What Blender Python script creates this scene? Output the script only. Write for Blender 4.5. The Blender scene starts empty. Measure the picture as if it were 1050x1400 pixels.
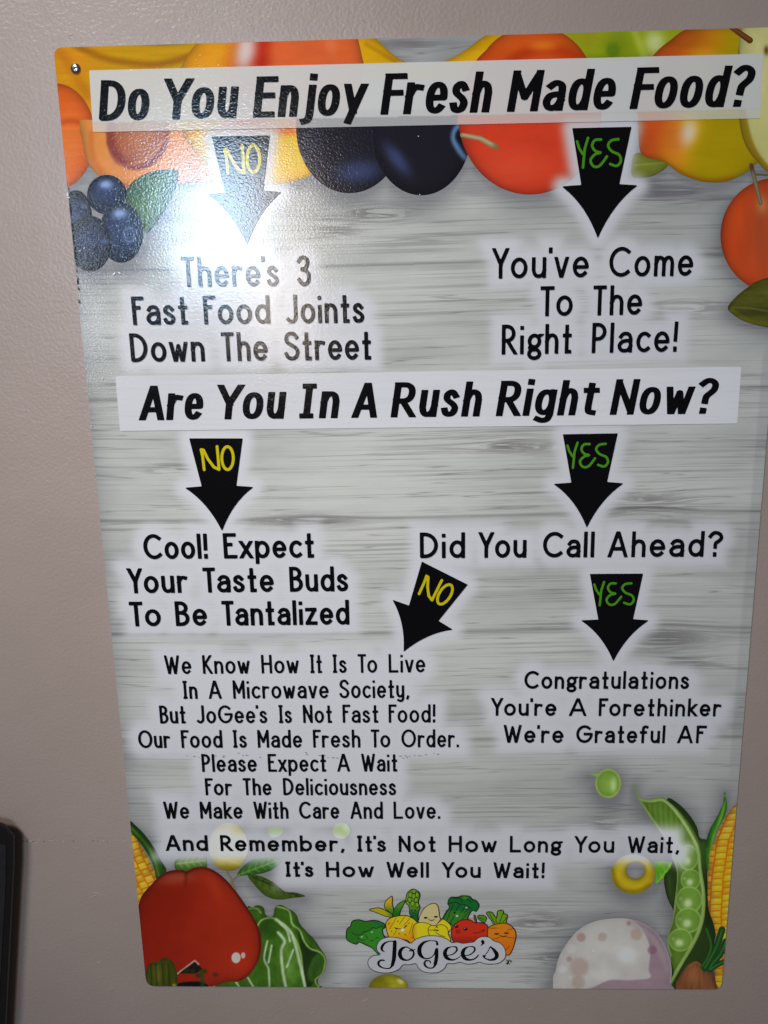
import bpy, math
import numpy as np

# ------------------------------------------------------------------ camera, world, lamps, exposure
scene = bpy.context.scene
COL = scene.collection
Z0 = 1.0                       # height of the sign's lower edge above the floor line
FPX = 1121.135                 # focal length in photo pixels (photo 1050 x 1400)
R = np.array([[0.99945577, -0.01943989, -0.02665064],
              [-0.01315173, -0.97574323, 0.21852271],
              [-0.03025223, -0.21805328, -0.97546787]])   # camera right / down / forward, in (right, up, out of wall)
CAM = np.array([0.2890569, 0.6830316, 0.73968039])

def w3(p):                     # (right, up, out of wall) -> world
    p = np.asarray(p, float)
    return np.stack([p[..., 0], -p[..., 2], p[..., 1] + Z0], -1)

cd = bpy.data.cameras.new("camera")
cam = bpy.data.objects.new("camera", cd); COL.objects.link(cam)
from mathutils import Matrix, Vector
rx, ry, rz = w3(R[0]) - w3([0, 0, 0]), -(w3(R[1]) - w3([0, 0, 0])), -(w3(R[2]) - w3([0, 0, 0]))
M = Matrix(((rx[0], ry[0], rz[0], 0), (rx[1], ry[1], rz[1], 0), (rx[2], ry[2], rz[2], 0), (0, 0, 0, 1)))
M.translation = Vector(w3(CAM))
cam.matrix_world = M
cd.sensor_fit = 'VERTICAL'; cd.sensor_height = 24.0; cd.lens = 24.0 * FPX / 1400.0
cd.clip_start = 0.01; cd.clip_end = 50
scene.camera = cam

world = bpy.data.worlds.new("World"); scene.world = world; world.use_nodes = True
bg = world.node_tree.nodes["Background"]
bg.inputs[0].default_value = (0.93, 0.95, 1.0, 1); bg.inputs[1].default_value = 0.06

def lamp(name, kind, pos, target, energy, color, **kw):
    l = bpy.data.lights.new(name, kind); l.energy = energy; l.color = color
    for k, v in kw.items(): setattr(l, k, v)
    o = bpy.data.objects.new(name, l); COL.objects.link(o)
    p, t = Vector(w3(pos)), Vector(w3(target))
    o.location = p; o.rotation_euler = (t - p).to_track_quat('-Z', 'Y').to_euler()
    return o
GL = np.array([0.142, 0.783, 0.0])
def along(u, v, dist):         # a point from which a lamp mirrors into the lens at photo pixel u, v
    d = np.array([(u - 525) / FPX, (v - 700) / FPX, 1.0]) @ R
    q = CAM + d * (-CAM[2] / d[2]); r = d.copy(); r[2] *= -1; r /= np.linalg.norm(r)
    return q + r * dist
# the window behind the photographer: a cool pane and a warmer one, and a sliver of a further pane
lamp("window_pane_cool", 'AREA', along(288, 300, 2.2), GL, 12.5, (0.52, 0.74, 1.0), shape='RECTANGLE', size=0.27, size_y=0.38)
lamp("window_pane_warm", 'AREA', along(375, 350, 2.2), GL, 4.3, (1.0, 0.86, 0.74), shape='RECTANGLE', size=0.20, size_y=0.60)
lamp("window_pane_side", 'AREA', along(98, 385, 2.2), GL, 1.7, (0.75, 0.86, 1.0), shape='RECTANGLE', size=0.06, size_y=0.6)
# added spot, no known source: soft cone pools left middle, dims the lower sign
lamp("added_spot", 'SPOT', (-0.90, 2.60, 2.20), (0.12, 0.62, 0.0), 448.0, (1.0, 0.95, 0.90), spot_size=math.radians(23.6), spot_blend=1.0, shadow_soft_size=0.5)

scene.view_settings.view_transform = 'Standard'; scene.view_settings.look = 'None'
scene.view_settings.gamma = 1.0; scene.view_settings.exposure = 0.0

# ------------------------------------------------------------------ helpers
def lin(c):
    c = np.asarray(c, float) / 255.0
    return np.where(c <= 0.04045, c / 12.92, ((c + 0.055) / 1.055) ** 2.4)

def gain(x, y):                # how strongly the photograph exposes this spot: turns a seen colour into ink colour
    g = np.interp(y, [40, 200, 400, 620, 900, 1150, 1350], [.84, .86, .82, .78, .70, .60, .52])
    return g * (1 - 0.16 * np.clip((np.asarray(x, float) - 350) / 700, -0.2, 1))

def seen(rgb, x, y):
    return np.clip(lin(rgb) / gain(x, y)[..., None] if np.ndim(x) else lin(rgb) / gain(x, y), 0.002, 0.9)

def unproject(x, y, depth):
    x = np.asarray(x, float); y = np.asarray(y, float)
    d = np.stack([(x - 525) / FPX, (y - 700) / FPX, np.ones_like(x)], -1) @ R
    s = (depth - CAM[2]) / d[..., 2]
    return CAM + d * s[..., None]

ROOT = np.array([0.305, 0.0, 0.002])         # base of the sign
ROOTW = w3(ROOT)

def tag(o, label=None, cat=None, group=None, kind=None):
    if label: o['label'] = label
    if cat: o['category'] = cat
    if group: o['group'] = group
    if kind: o['kind'] = kind
    return o

def mesh_obj(name, verts, loops, totals, mat, parent=None, attrs=None, smooth=False):
    me = bpy.data.meshes.new(name)
    me.vertices.add(len(verts)); me.vertices.foreach_set("co", np.ascontiguousarray(verts, np.float32).ravel())
    me.loops.add(len(loops)); me.loops.foreach_set("vertex_index", np.ascontiguousarray(loops, np.int32))
    me.polygons.add(len(totals))
    st = np.concatenate([[0], np.cumsum(totals)[:-1]]).astype(np.int32)
    me.polygons.foreach_set("loop_start", st)
    me.polygons.foreach_set("loop_total", np.asarray(totals, np.int32))
    for k, (t, a) in (attrs or {}).items():
        at = me.attributes.new(k, t, 'POINT')
        if t == 'FLOAT_COLOR':
            a4 = np.ones((len(verts), 4), np.float32); a4[:, :3] = a
            at.data.foreach_set("color", a4.ravel())
        elif t == 'FLOAT_VECTOR':
            at.data.foreach_set("vector", np.ascontiguousarray(a, np.float32).ravel())
        else:
            at.data.foreach_set("value", np.ascontiguousarray(a, np.float32).ravel())
    me.update(calc_edges=True)
    me.materials.append(mat)
    o = bpy.data.objects.new(name, me); COL.objects.link(o)
    if parent is not None: o.parent = parent
    return o

CASES = {1: ['a', 'ab', 'da'], 2: ['b', 'bc', 'ab'], 3: ['a', 'b', 'bc', 'da'], 4: ['c', 'cd', 'bc'],
         6: ['b', 'c', 'cd', 'ab'], 7: ['a', 'b', 'c', 'cd', 'da'], 8: ['d', 'da', 'cd'], 9: ['a', 'ab', 'cd', 'd'],
         11: ['a', 'b', 'bc', 'cd', 'd'], 12: ['c', 'd', 'da', 'bc'], 13: ['a', 'ab', 'bc', 'c', 'd'],
         14: ['b', 'c', 'd', 'da', 'ab'], 15: ['a', 'b', 'c', 'd'],
         5: ['a', 'ab', 'bc', 'c', 'cd', 'da'], 10: ['b', 'bc', 'cd', 'd', 'da', 'ab']}

def contour(sd, x0, y0, cell):
    """filled marching squares: signed distances on a grid -> vertices (photo px), loops, totals"""
    ny, nx = sd.shape
    sd = np.where(np.abs(sd) < 1e-4, -1e-4, sd)
    ins = sd < 0
    N = ny * nx
    I, J = np.meshgrid(np.arange(ny - 1), np.arange(nx - 1), indexing='ij')
    case = ins[:-1, :-1] * 1 + ins[:-1, 1:] * 2 + ins[1:, 1:] * 4 + ins[1:, :-1] * 8
    loops, totals = [], []
    for c, seq in CASES.items():
        m = case == c
        if not m.any(): continue
        i, j = I[m], J[m]
        base = {'a': i * nx + j, 'b': i * nx + j + 1, 'c': (i + 1) * nx + j + 1, 'd': (i + 1) * nx + j,
                'ab': N + i * nx + j, 'cd': N + (i + 1) * nx + j, 'da': 2 * N + i * nx + j, 'bc': 2 * N + i * nx + j + 1}
        arr = np.stack([base[s] for s in seq[::-1]], 1)
        loops.append(arr.ravel()); totals.append(np.full(len(i), len(seq)))
    if not loops: return None
    loops = np.concatenate(loops); totals = np.concatenate(totals)
    ids, inv = np.unique(loops, return_inverse=True)
    k = ids // N; r = ids % N; i = r // nx; j = r % nx
    f = sd.ravel()
    x = j.astype(float); y = i.astype(float)
    h = k == 1; a, b = f[r[h]], f[r[h] + 1]; x[h] += a / (a - b)
    v = k == 2; a, b = f[r[v]], f[r[v] + nx]; y[v] += a / (a - b)
    return x0 + x * cell, y0 + y * cell, inv.reshape(-1), totals

layer = [0]
def next_depth(step=0.000012):
    layer[0] += 1
    return 0.0040 + layer[0] * step

def print_mesh(name, sdf, box, cell, color, mat, parent, depth=None, extra=None):
    """a thin printed film on the face of the sign; sdf and color are functions of photo coordinates"""
    x0, y0, x1, y1 = box
    gx = np.arange(x0 - cell, x1 + 2 * cell, cell); gy = np.arange(y0 - cell, y1 + 2 * cell, cell)
    X, Y = np.meshgrid(gx, gy)
    res = contour(sdf(X, Y), gx[0], gy[0], cell)
    if res is None:
        print("EMPTY", name); return None
    x, y, loops, totals = res
    V = unproject(x, y, next_depth() if depth is None else depth)
    attrs = {'ink': ('FLOAT_COLOR', color(x, y))}
    if extra: attrs.update(extra(x, y))
    return mesh_obj(name, w3(V) - ROOTW, loops, totals, mat, parent, attrs)

# --- distance functions (arrays X, Y in photo pixels)
def sd_seg(X, Y, ax, ay, bx, by, ra, rb=None, ea=0.0, eb=0.0, top=-1e9, bot=1e9):
    """capsule; ends with ea / eb > 0 are cut square that far beyond the end point; top / bot clip in y"""
    dx, dy = bx - ax, by - ay; L = math.hypot(dx, dy) + 1e-9
    ux, uy = dx / L, dy / L
    t = (X - ax) * ux + (Y - ay) * uy
    n = np.abs(-(X - ax) * uy + (Y - ay) * ux)
    if rb is None: rb = ra
    tc = np.clip(t, 0, L)
    r = ra + (rb - ra) * tc / L
    d = np.hypot(t - tc, n) - r
    if ea: d = np.where(t < 0, np.maximum(n - ra, -t - ea), d)
    if eb: d = np.where(t > L, np.maximum(n - rb, t - L - eb), d)
    if top > -1e8: d = np.maximum(d, top - Y)
    if bot < 1e8: d = np.maximum(d, Y - bot)
    return d

def sd_poly(P):
    P = np.asarray(P, float)
    def f(X, Y):
        d = np.full(np.shape(X), 1e9); c = np.zeros(np.shape(X), bool)
        for (ax, ay), (bx, by) in zip(P, np.roll(P, -1, 0)):
            ex, ey = bx - ax, by - ay
            wx, wy = X - ax, Y - ay
            t = np.clip((wx * ex + wy * ey) / (ex * ex + ey * ey + 1e-12), 0, 1)
            d = np.minimum(d, (wx - ex * t) ** 2 + (wy - ey * t) ** 2)
            if abs(ey) > 1e-12:
                c ^= ((ay > Y) != (by > Y)) & (X < ax + (Y - ay) * ex / ey)
        d = np.sqrt(d)
        return np.where(c, -d, d)
    return f

def smooth(P, n=5, closed=True):
    P = np.asarray(P, float); out = []
    N = len(P)
    rng = range(N) if closed else range(N - 1)
    for i in rng:
        if closed: p0, p1, p2, p3 = P[(i - 1) % N], P[i], P[(i + 1) % N], P[(i + 2) % N]
        else: p0, p1, p2, p3 = P[max(i - 1, 0)], P[i], P[i + 1], P[min(i + 2, N - 1)]
        for k in range(n):
            t = k / n
            out.append(0.5 * (2 * p1 + (p2 - p0) * t + (2 * p0 - 5 * p1 + 4 * p2 - p3) * t * t + (-p0 + 3 * p1 - 3 * p2 + p3) * t ** 3))
    if not closed: out.append(P[-1])
    return np.array(out)

def sd_blob(P, n=5): return sd_poly(smooth(P, n))

def ell(X, Y, cx, cy, rx, ry, rot=0.0):       # normalised radius
    a = math.radians(rot); c, s = math.cos(a), math.sin(a)
    x = (X - cx) * c + (Y - cy) * s; y = -(X - cx) * s + (Y - cy) * c
    return np.hypot(x / rx, y / ry)

def sd_ell(cx, cy, rx, ry, rot=0.0):
    def f(X, Y):
        q = ell(X, Y, cx, cy, rx, ry, rot)
        return (q - 1) * min(rx, ry)
    return f

def sst(e0, e1, x):
    t = np.clip((x - e0) / (e1 - e0), 0, 1); return t * t * (3 - 2 * t)

def polydist(P, X, Y):                        # distance to an open polyline
    d = np.full(np.shape(X), 1e9)
    P = np.asarray(P, float)
    for (ax, ay), (bx, by) in zip(P[:-1], P[1:]): d = np.minimum(d, sd_seg(X, Y, ax, ay, bx, by, 0.0))
    return d

_rng = np.random.default_rng(7)
_tab = _rng.random((256, 256))
def vnoise(x, y):
    xi = np.floor(x).astype(int); yi = np.floor(y).astype(int); fx = x - xi; fy = y - yi
    fx = fx * fx * (3 - 2 * fx); fy = fy * fy * (3 - 2 * fy)
    g = lambda a, b: _tab[a % 256, b % 256]
    return (g(xi, yi) * (1 - fx) + g(xi + 1, yi) * fx) * (1 - fy) + (g(xi, yi + 1) * (1 - fx) + g(xi + 1, yi + 1) * fx) * fy
def fbm(x, y, o=3):
    s = 0; a = .5
    for k in range(o): s = s + a * vnoise(x * 2 ** k + 17 * k, y * 2 ** k + 5 * k); a *= .5
    return s / (1 - .5 ** o)

class Paint:                                  # layered colour (display values), then ink
    def __init__(s, X, Y, base):
        s.X, s.Y = np.asarray(X, float), np.asarray(Y, float)
        s.c = np.broadcast_to(np.asarray(base, float), s.X.shape + (3,)).copy()
    def mix(s, rgb, w):
        w = np.clip(w, 0, 1)[..., None]; s.c = s.c * (1 - w) + np.asarray(rgb, float) * w; return s
    def glow(s, cx, cy, rx, ry, rgb, amt=1.0, rot=0): return s.mix(rgb, amt * np.exp(-1.2 * ell(s.X, s.Y, cx, cy, rx, ry, rot) ** 2.4))
    def disc(s, cx, cy, rx, ry, rgb, amt=1.0, rot=0, soft=.15): return s.mix(rgb, amt * sst(1 + soft, 1 - soft, ell(s.X, s.Y, cx, cy, rx, ry, rot)))
    def line(s, P, w, rgb, amt=1.0, soft=1.0): return s.mix(rgb, amt * sst(w + soft, max(w - soft, 0), polydist(P, s.X, s.Y)))
    def shape(s, P, rgb, amt=1.0, soft=1.0, sm=True): return s.mix(rgb, amt * sst(soft, -soft, (sd_blob if sm else sd_poly)(P)(s.X, s.Y)))
    def mottle(s, sx, sy, amt): s.c = s.c * (1 + amt * (fbm(s.X / sx, s.Y / sy)[..., None] - .5)); return s
# ------------------------------------------------------------------ lettering: single-stroke glyphs
# a glyph is a list of strokes; a stroke is a list of points and arcs ('a',cx,cy,rx,ry,a0,a1) or splines ('s',points...)
S = lambda *p: ('s',) + p
A = lambda *p: ('a',) + p
BOWL = [[A(.2, .32, .2, .32, 0, 360)]]
THIN = {
 'A': ([[(0, 0), (.25, 1), (.5, 0)], [(.1, .3), (.4, .3)]], .5),
 'B': ([[(0, 0), (0, 1), (.12, 1), A(.12, .77, .2, .23, 90, -90), (0, .54)], [(.12, .54), A(.14, .27, .22, .27, 90, -90), (0, 0)]], .36),
 'C': ([[A(.34, .5, .34, .5, 50, 310)]], .58),
 'D': ([[(0, 0), (0, 1), (.1, 1), A(.1, .5, .36, .5, 90, -90), (0, 0)]], .46),
 'E': ([[(.34, 1), (0, 1), (0, 0), (.36, 0)], [(0, .56), (.2, .56)]], .36),
 'F': ([[(.3, 1), (0, 1), (0, 0)], [(0, .62), (.17, .62)]], .3),
 'G': ([[A(.34, .5, .34, .5, 48, 360), (.36, .5)]], .66),
 'H': ([[(0, 0), (0, 1)], [(.42, 0), (.42, 1)], [(0, .52), (.42, .52)]], .42),
 'I': ([[(.07, 0), (.07, 1)], [(.02, 1), (.12, 1)], [(.02, 0), (.12, 0)]], .14),
 'J': ([[(.3, 1), (.3, .22), A(.14, .22, .16, .22, 0, -140)]], .3),
 'K': ([[(0, 0), (0, 1)], [(.34, 1), (.02, .46)], [(.08, .56), (.36, 0)]], .36),
 'L': ([[(0, 1), (0, 0), (.38, 0)]], .38),
 'M': ([[(0, 0), (0, 1), (.25, .3), (.5, 1), (.5, 0)]], .5),
 'N': ([[(0, 0), (0, 1), (.4, 0), (.4, 1)]], .4),
 'O': ([[A(.35, .5, .35, .5, 0, 360)]], .7),
 'P': ([[(0, 0), (0, 1), (.12, 1), A(.12, .73, .22, .27, 90, -90), (0, .46)]], .34),
 'R': ([[(0, 0), (0, 1), (.12, 1), A(.12, .73, .22, .27, 90, -90), (0, .46)], [(.14, .44), (.38, 0)]], .38),
 'S': ([[S((.40, .84), (.31, .97), (.19, 1), (.06, .92), (.02, .76), (.08, .62), (.22, .52), (.37, .4), (.42, .24), (.35, .06), (.21, 0), (.07, .05), (0, .18))]], .42),
 'T': ([[(0, 1), (.32, 1)], [(.16, 1), (.16, 0)]], .32),
 'W': ([[(0, 1), (.17, 0), (.33, .92), (.49, 0), (.66, 1)]], .66),
 'Y': ([[(0, 1), (.19, .46)], [(.38, 1), (.19, .46), (.19, 0)]], .38),
 'a': ([[S((.04, .53), (.1, .62), (.2, .65), (.31, .6), (.36, .46)), (.36, 0)], [S((.36, .36), (.22, .38), (.08, .33), (0, .19), (.06, .04), (.18, 0), (.3, .05), (.36, .18))]], .36),
 'b': ([[(0, 1), (0, 0)], [A(.2, .32, .2, .32, 0, 360)]], .4),
 'c': ([[A(.2, .32, .2, .32, 50, 310)]], .33),
 'd': ([[(.38, 1), (.38, 0)], [A(.19, .32, .19, .32, 0, 360)]], .38),
 'e': ([[(.02, .32), (.38, .32), A(.19, .32, .19, .32, 0, 315)]], .38),
 'f': ([[S((.28, .97), (.2, 1), (.11, .93), (.09, .78)), (.09, 0)], [(0, .62), (.22, .62)]], .28),
 'g': ([[A(.18, .42, .17, .22, 0, 360)], [A(.18, -.06, .18, .17, 0, 360)], [S((.06, .25), (.02, .17), (.08, .1), (.18, .1))], [(.3, .58), (.36, .63)]], .36),
 'h': ([[(0, 0), (0, 1)], [S((0, .42), (.06, .58), (.17, .64), (.28, .58), (.33, .42)), (.33, 0)]], .33),
 'i': ([[(0, 0), (0, .58)], [(0, .935), (0, .94)]], 0.0),
 'k': ([[(0, 0), (0, 1)], [(.27, .64), (.02, .26)], [(.08, .34), (.3, 0)]], .3),
 'l': ([[(0, 0), (0, 1)]], 0.0),
 'm': ([[(0, 0), (0, .64)], [S((0, .42), (.05, .58), (.13, .64), (.22, .58), (.26, .42)), (.26, 0)], [S((.26, .42), (.31, .58), (.4, .64), (.49, .58), (.53, .42)), (.53, 0)]], .53),
 'n': ([[(0, 0), (0, .64)], [S((0, .42), (.06, .58), (.17, .64), (.28, .58), (.33, .42)), (.33, 0)]], .33),
 'o': ([[A(.2, .32, .2, .32, 0, 360)]], .4),
 'p': ([[(0, .64), (0, -.26)], [A(.2, .32, .2, .32, 0, 360)]], .4),
 'r': ([[(0, 0), (0, .64)], [S((0, .42), (.06, .57), (.14, .63), (.24, .61))]], .24),
 's': ([[S((.25, .54), (.18, .63), (.1, .64), (.02, .57), (.02, .45), (.1, .37), (.21, .29), (.28, .18), (.24, .04), (.13, 0), (.04, .03), (0, .12))]], .28),
 't': ([[(.1, .96), (.1, 0), (.2, 0)], [(.02, .62), (.2, .62)]], .22),
 'u': ([[(0, .64), S((0, .22), (.05, .06), (.15, 0), (.28, .06), (.33, .22))], [(.33, .64), (.33, 0)]], .33),
 'v': ([[(0, .64), (.16, 0), (.32, .64)]], .32),
 'w': ([[(0, .64), (.13, 0), (.25, .56), (.37, 0), (.5, .64)]], .5),
 'x': ([[(0, .64), (.32, 0)], [(0, 0), (.32, .64)]], .32),
 'y': ([[(0, .64), S((0, .24), (.05, .08), (.15, .03), (.27, .08), (.32, .24))], [(.32, .64), S((.32, -.06), (.28, -.2), (.17, -.25), (.05, -.2))]], .32),
 'z': ([[(0, .64), (.3, .64), (0, 0), (.32, 0)]], .32),
 "'": ([[(0, .92), (0, 1.0)]], 0.0),
 '!': ([[(.01, 1), (0, .38)], [(0, 0), (0, .06)]], 0.0),
 '.': ([[(0, 0), (0, .02)]], 0.0),
 ',': ([[(.03, .02), (0, -.1)]], .03),
 '?': ([[S((0, .84), (.08, .97), (.19, 1), (.31, .92), (.35, .76), (.27, .62), (.18, .52), (.17, .36))], [(.17, 0), (.17, .04)]], .35),
 '3': ([[S((0, .86), (.07, .97), (.17, 1), (.29, .93), (.31, .76), (.22, .6), (.12, .56))], [S((.12, .56), (.26, .5), (.34, .36), (.33, .14), (.22, .01), (.1, .02), (0, .16))]], .34),
}
def _lift(g, k, top=.64):
    def fy(y): return y * k / top if y <= top else k + (y - top) * (1 - k) / (1 - top)
    out = []
    for st in g[0]:
        ns = []
        for e in st:
            if e[0] == 's': ns.append(('s',) + tuple((p[0], fy(p[1])) for p in e[1:]))
            elif e[0] == 'a': ns.append(('a', e[1], fy(e[2]), e[3], (fy(e[2] + e[4]) - fy(e[2] - e[4])) / 2, e[5], e[6]))
            else: ns.append((e[0], fy(e[1])))
        out.append(ns)
    return (out, g[1])
XB = .735
KY = 1.32                       # the headline's level strokes are thinner than its stems
BOLD = {k: (_lift(v, XB) if k.islower() else v) for k, v in THIN.items()}
BOLD.update({
 'A': ([[(0, 0), (.29, 1), (.58, 0)], [(.12, .27), (.46, .27)]], .58),
 'D': ([[(0, 0), (0, 1), (.1, 1), A(.1, .5, .42, .5, 90, -90), (0, 0)]], .52),
 'E': ([[(.40, 1), (0, 1), (0, 0), (.40, 0)], [(0, .54), (.36, .54)]], .40),
 'F': ([[(.40, 1), (0, 1), (0, 0)], [(0, .53), (.35, .53)]], .40),
 'I': ([[(.14, 0), (.14, 1)], [(.04, 1), (.24, 1)], [(.04, 0), (.24, 0)]], .28),
 'M': ([[(0, 0), (0, 1), (.32, .32), (.64, 1), (.64, 0)]], .64),
 'N': ([[(0, 0), (0, 1), (.5, 0), (.5, 1)]], .5),
 'R': ([[(0, 0), (0, 1), (.16, 1), A(.18, .73, .24, .27, 90, -90), (0, .46)], [(.2, .44), (.48, 0)]], .46),
 'Y': ([[(0, 1), (.27, .44)], [(.54, 1), (.27, .44), (.27, 0)]], .54),
 'a': ([[S((.05, .62), (.14, .69), (.24, .7), (.35, .63), (.38, .48)), (.38, 0)], [S((.38, .38), (.2, .38), (.06, .33), (0, .18), (.06, .04), (.18, 0), (.31, .06), (.38, .2))]], .38),
 'g': ([[A(.19, .36, .19, .34, 0, 360)], [(.38, .70), S((.38, -.04), (.32, -.2), (.18, -.24), (.04, -.19))]], .38),
 'j': ([[(.16, XB), S((.16, -.04), (.12, -.18), (.02, -.22))], [(.16, 1.02), (.16, 1.05)]], .16),
 'i': ([[(0, 0), (0, XB)], [(0, 1.02), (0, 1.05)]], 0.0),
 'y': ([[(0, XB), (.22, .04)], [(.44, XB), (.12, -.24)]], .44),
 't': ([[(.12, .9), S((.12, .2), (.15, .04), (.27, 0))], [(0, XB), (.27, XB)]], .27),
 'w': ([[(0, XB), (.15, 0), (.31, .62), (.47, 0), (.62, XB)]], .62),
 'r': ([[(0, 0), (0, XB)], [S((0, .44), (.07, .61), (.16, .68), (.27, .67))]], .27),
 '?': ([[S((0, .9), (.12, 1), (.26, .99), (.37, .88), (.36, .7), (.26, .58), (.18, .48), (.17, .32))], [(.17, 0), (.17, .03)]], .37),
})
for _k in 'bdpo': BOLD[_k] = BOLD[_k]

def stroke_pts(st, sup=1.0):
    out = []
    sp = lambda v: math.copysign(abs(v) ** sup, v)
    for e in st:
        if e[0] == 's': out += [tuple(p) for p in smooth(e[1:], 4, closed=False)]
        elif e[0] == 'a':
            _, cx, cy, rx_, ry_, a0, a1 = e
            n = max(6, int(abs(a1 - a0) / 15))
            out += [(cx + rx_ * sp(math.cos(math.radians(a0 + (a1 - a0) * k / n))), cy + ry_ * sp(math.sin(math.radians(a0 + (a1 - a0) * k / n)))) for k in range(n + 1)]
        else: out.append(e)
    q = [out[0]]
    for p in out[1:]:
        if math.hypot(p[0] - q[-1][0], p[1] - q[-1][1]) > 1e-4: q.append(p)
    return q

def lean(x, y):                # the verticals of the sign as the photo shows them
    return np.interp(x, [130, 1040], [0.098, -0.080])

def word_segments(word, xl, xr, yb0, yt0, fonts, h, gap, ital):
    """strokes (px) of a word whose ink runs from xl to xr on a baseline yb0 with capitals up to yt0"""
    XH = XB if fonts is BOLD else .64
    strokes, cur, prev = [], 0.0, None
    for ch in word:
        g, w = fonts[ch]
        if prev is not None:
            k = gap
            if ch in "'" or prev in "'": k *= .75
            if prev in 'FTYP' and ch in 'aoeru': k *= .75
            cur += k
        for st in g:
            q = stroke_pts(st, .86 if fonts is BOLD else 1.0)
            exp = {(round(e[0], 4), round(e[1], 4)) for e in st if e[0] not in ('s', 'a')}
            strokes.append([(x + cur, y, (round(x, 4), round(y, 4)) in exp) for x, y in q])
        cur += w; prev = ch
    ky = KY if fonts is BOLD else 1.0; hv = h / ky
    yb = yb0 - hv; cap = yb0 - yt0 - 2 * hv
    us = [p[0] for s in strokes for p in s]; umin, umax = min(us), max(us)
    sc = (xr - xl - 2 * h) / (umax - umin) if umax > umin else 1.0
    def place(sc):
        out = []
        for s in strokes:
            pl = []
            for (u, v, e) in s:
                y = yb - v * cap; x = xl + h + (u - umin) * sc
                pl.append((x + (y - (yb - .5 * cap)) * (lean(x, y) - ital[0]), y, v, e))
            out.append(pl)
        return out
    pts = place(sc); ax = [p[0] for s in pts for p in s]; ext = max(ax) - min(ax) + 2 * h
    if umax > umin:
        sc *= (xr - xl) / ext; pts = place(sc); ax = [p[0] for s in pts for p in s]
    off = (xl + xr) / 2 - (min(ax) + max(ax)) / 2
    segs = []
    for pl in pts:
        n = len(pl) - 1
        closed = math.hypot(pl[0][0] - pl[-1][0], pl[0][1] - pl[-1][1]) < .5
        def straight(k):       # kind of segment k: 0 curve, 1 axis-aligned, 2 diagonal
            if k < 0 or k >= n:
                if not closed: return -1
                k %= n
            a, b = pl[k], pl[k + 1]
            if not (a[3] and b[3]): return 0
            du, dv = abs(b[0] - a[0]), abs(b[1] - a[1])
            return 1 if (abs(b[2] - a[2]) < 1e-6 or du < .25 * dv * 1.0 and abs((b[0] - a[0]) - (b[1] - a[1]) * (lean(a[0], a[1]) - ital[0])) < .5) else 2
        kinds = [straight(k) for k in range(-1, n + 1)]
        for k in range(n):
            a, b = pl[k], pl[k + 1]; me = kinds[k + 1]; a_, b_ = a, b; sq = [0.0, 0.0]; top = -1e9; bot = 1e9
            for e, (pt, nb) in enumerate(((a, kinds[k]), (b, kinds[k + 2]))):
                flat = abs(b[2] - a[2]) < 1e-6
                level = min(abs(pt[2] - 1), abs(pt[2] - XH), abs(pt[2])) < .02
                if me == 2 and nb == 2 and level:      # pointed joints: let the outer edges meet on the cut line
                    o_ = b_ if e == 0 else a_
                    np_ = (pt[0] + (o_[0] - pt[0]) * hv / max(abs(o_[1] - pt[1]), 1e-6), *pt[1:])
                    if e == 0: a = np_
                    else: b = np_
                if nb == -1: sq[e] = h
                elif me == 1 and nb >= 1: sq[e] = h
                if level and not flat and ((me == 2 and nb in (-1, 2)) or (me == 1 and nb in (-1, 1, 2)) or (me == 0 and nb == -1 and ky > 1 and abs(b[0] - a[0]) < .6 * abs(b[1] - a[1]))):
                    sq[e] = 2.2 * h if me == 2 else 1.5 * h
                    if pt[2] > .3: top = (pt[1] - hv) * ky
                    else: bot = (pt[1] + hv) * ky
            segs.append((a[0] + off, a[1] * ky, b[0] + off, b[1] * ky, h, h, sq[0], sq[1], top, bot))
    return segs

def seg_sdf(segs):
    def f(X, Y):
        d = np.full(np.shape(X), 99.0)
        for s in segs:
            d = np.minimum(d, sd_seg(X, Y, *s))
        return d
    return f

def seg_box(segs, m=1.5):
    a = np.array([s[:5] for s in segs], float)
    return (min(a[:, 0].min(), a[:, 2].min()) - a[:, 4].max() - m, min(a[:, 1].min(), a[:, 3].min()) - a[:, 4].max() - m,
            max(a[:, 0].max(), a[:, 2].max()) + a[:, 4].max() + m, max(a[:, 1].max(), a[:, 3].max()) + a[:, 4].max() + m)

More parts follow.
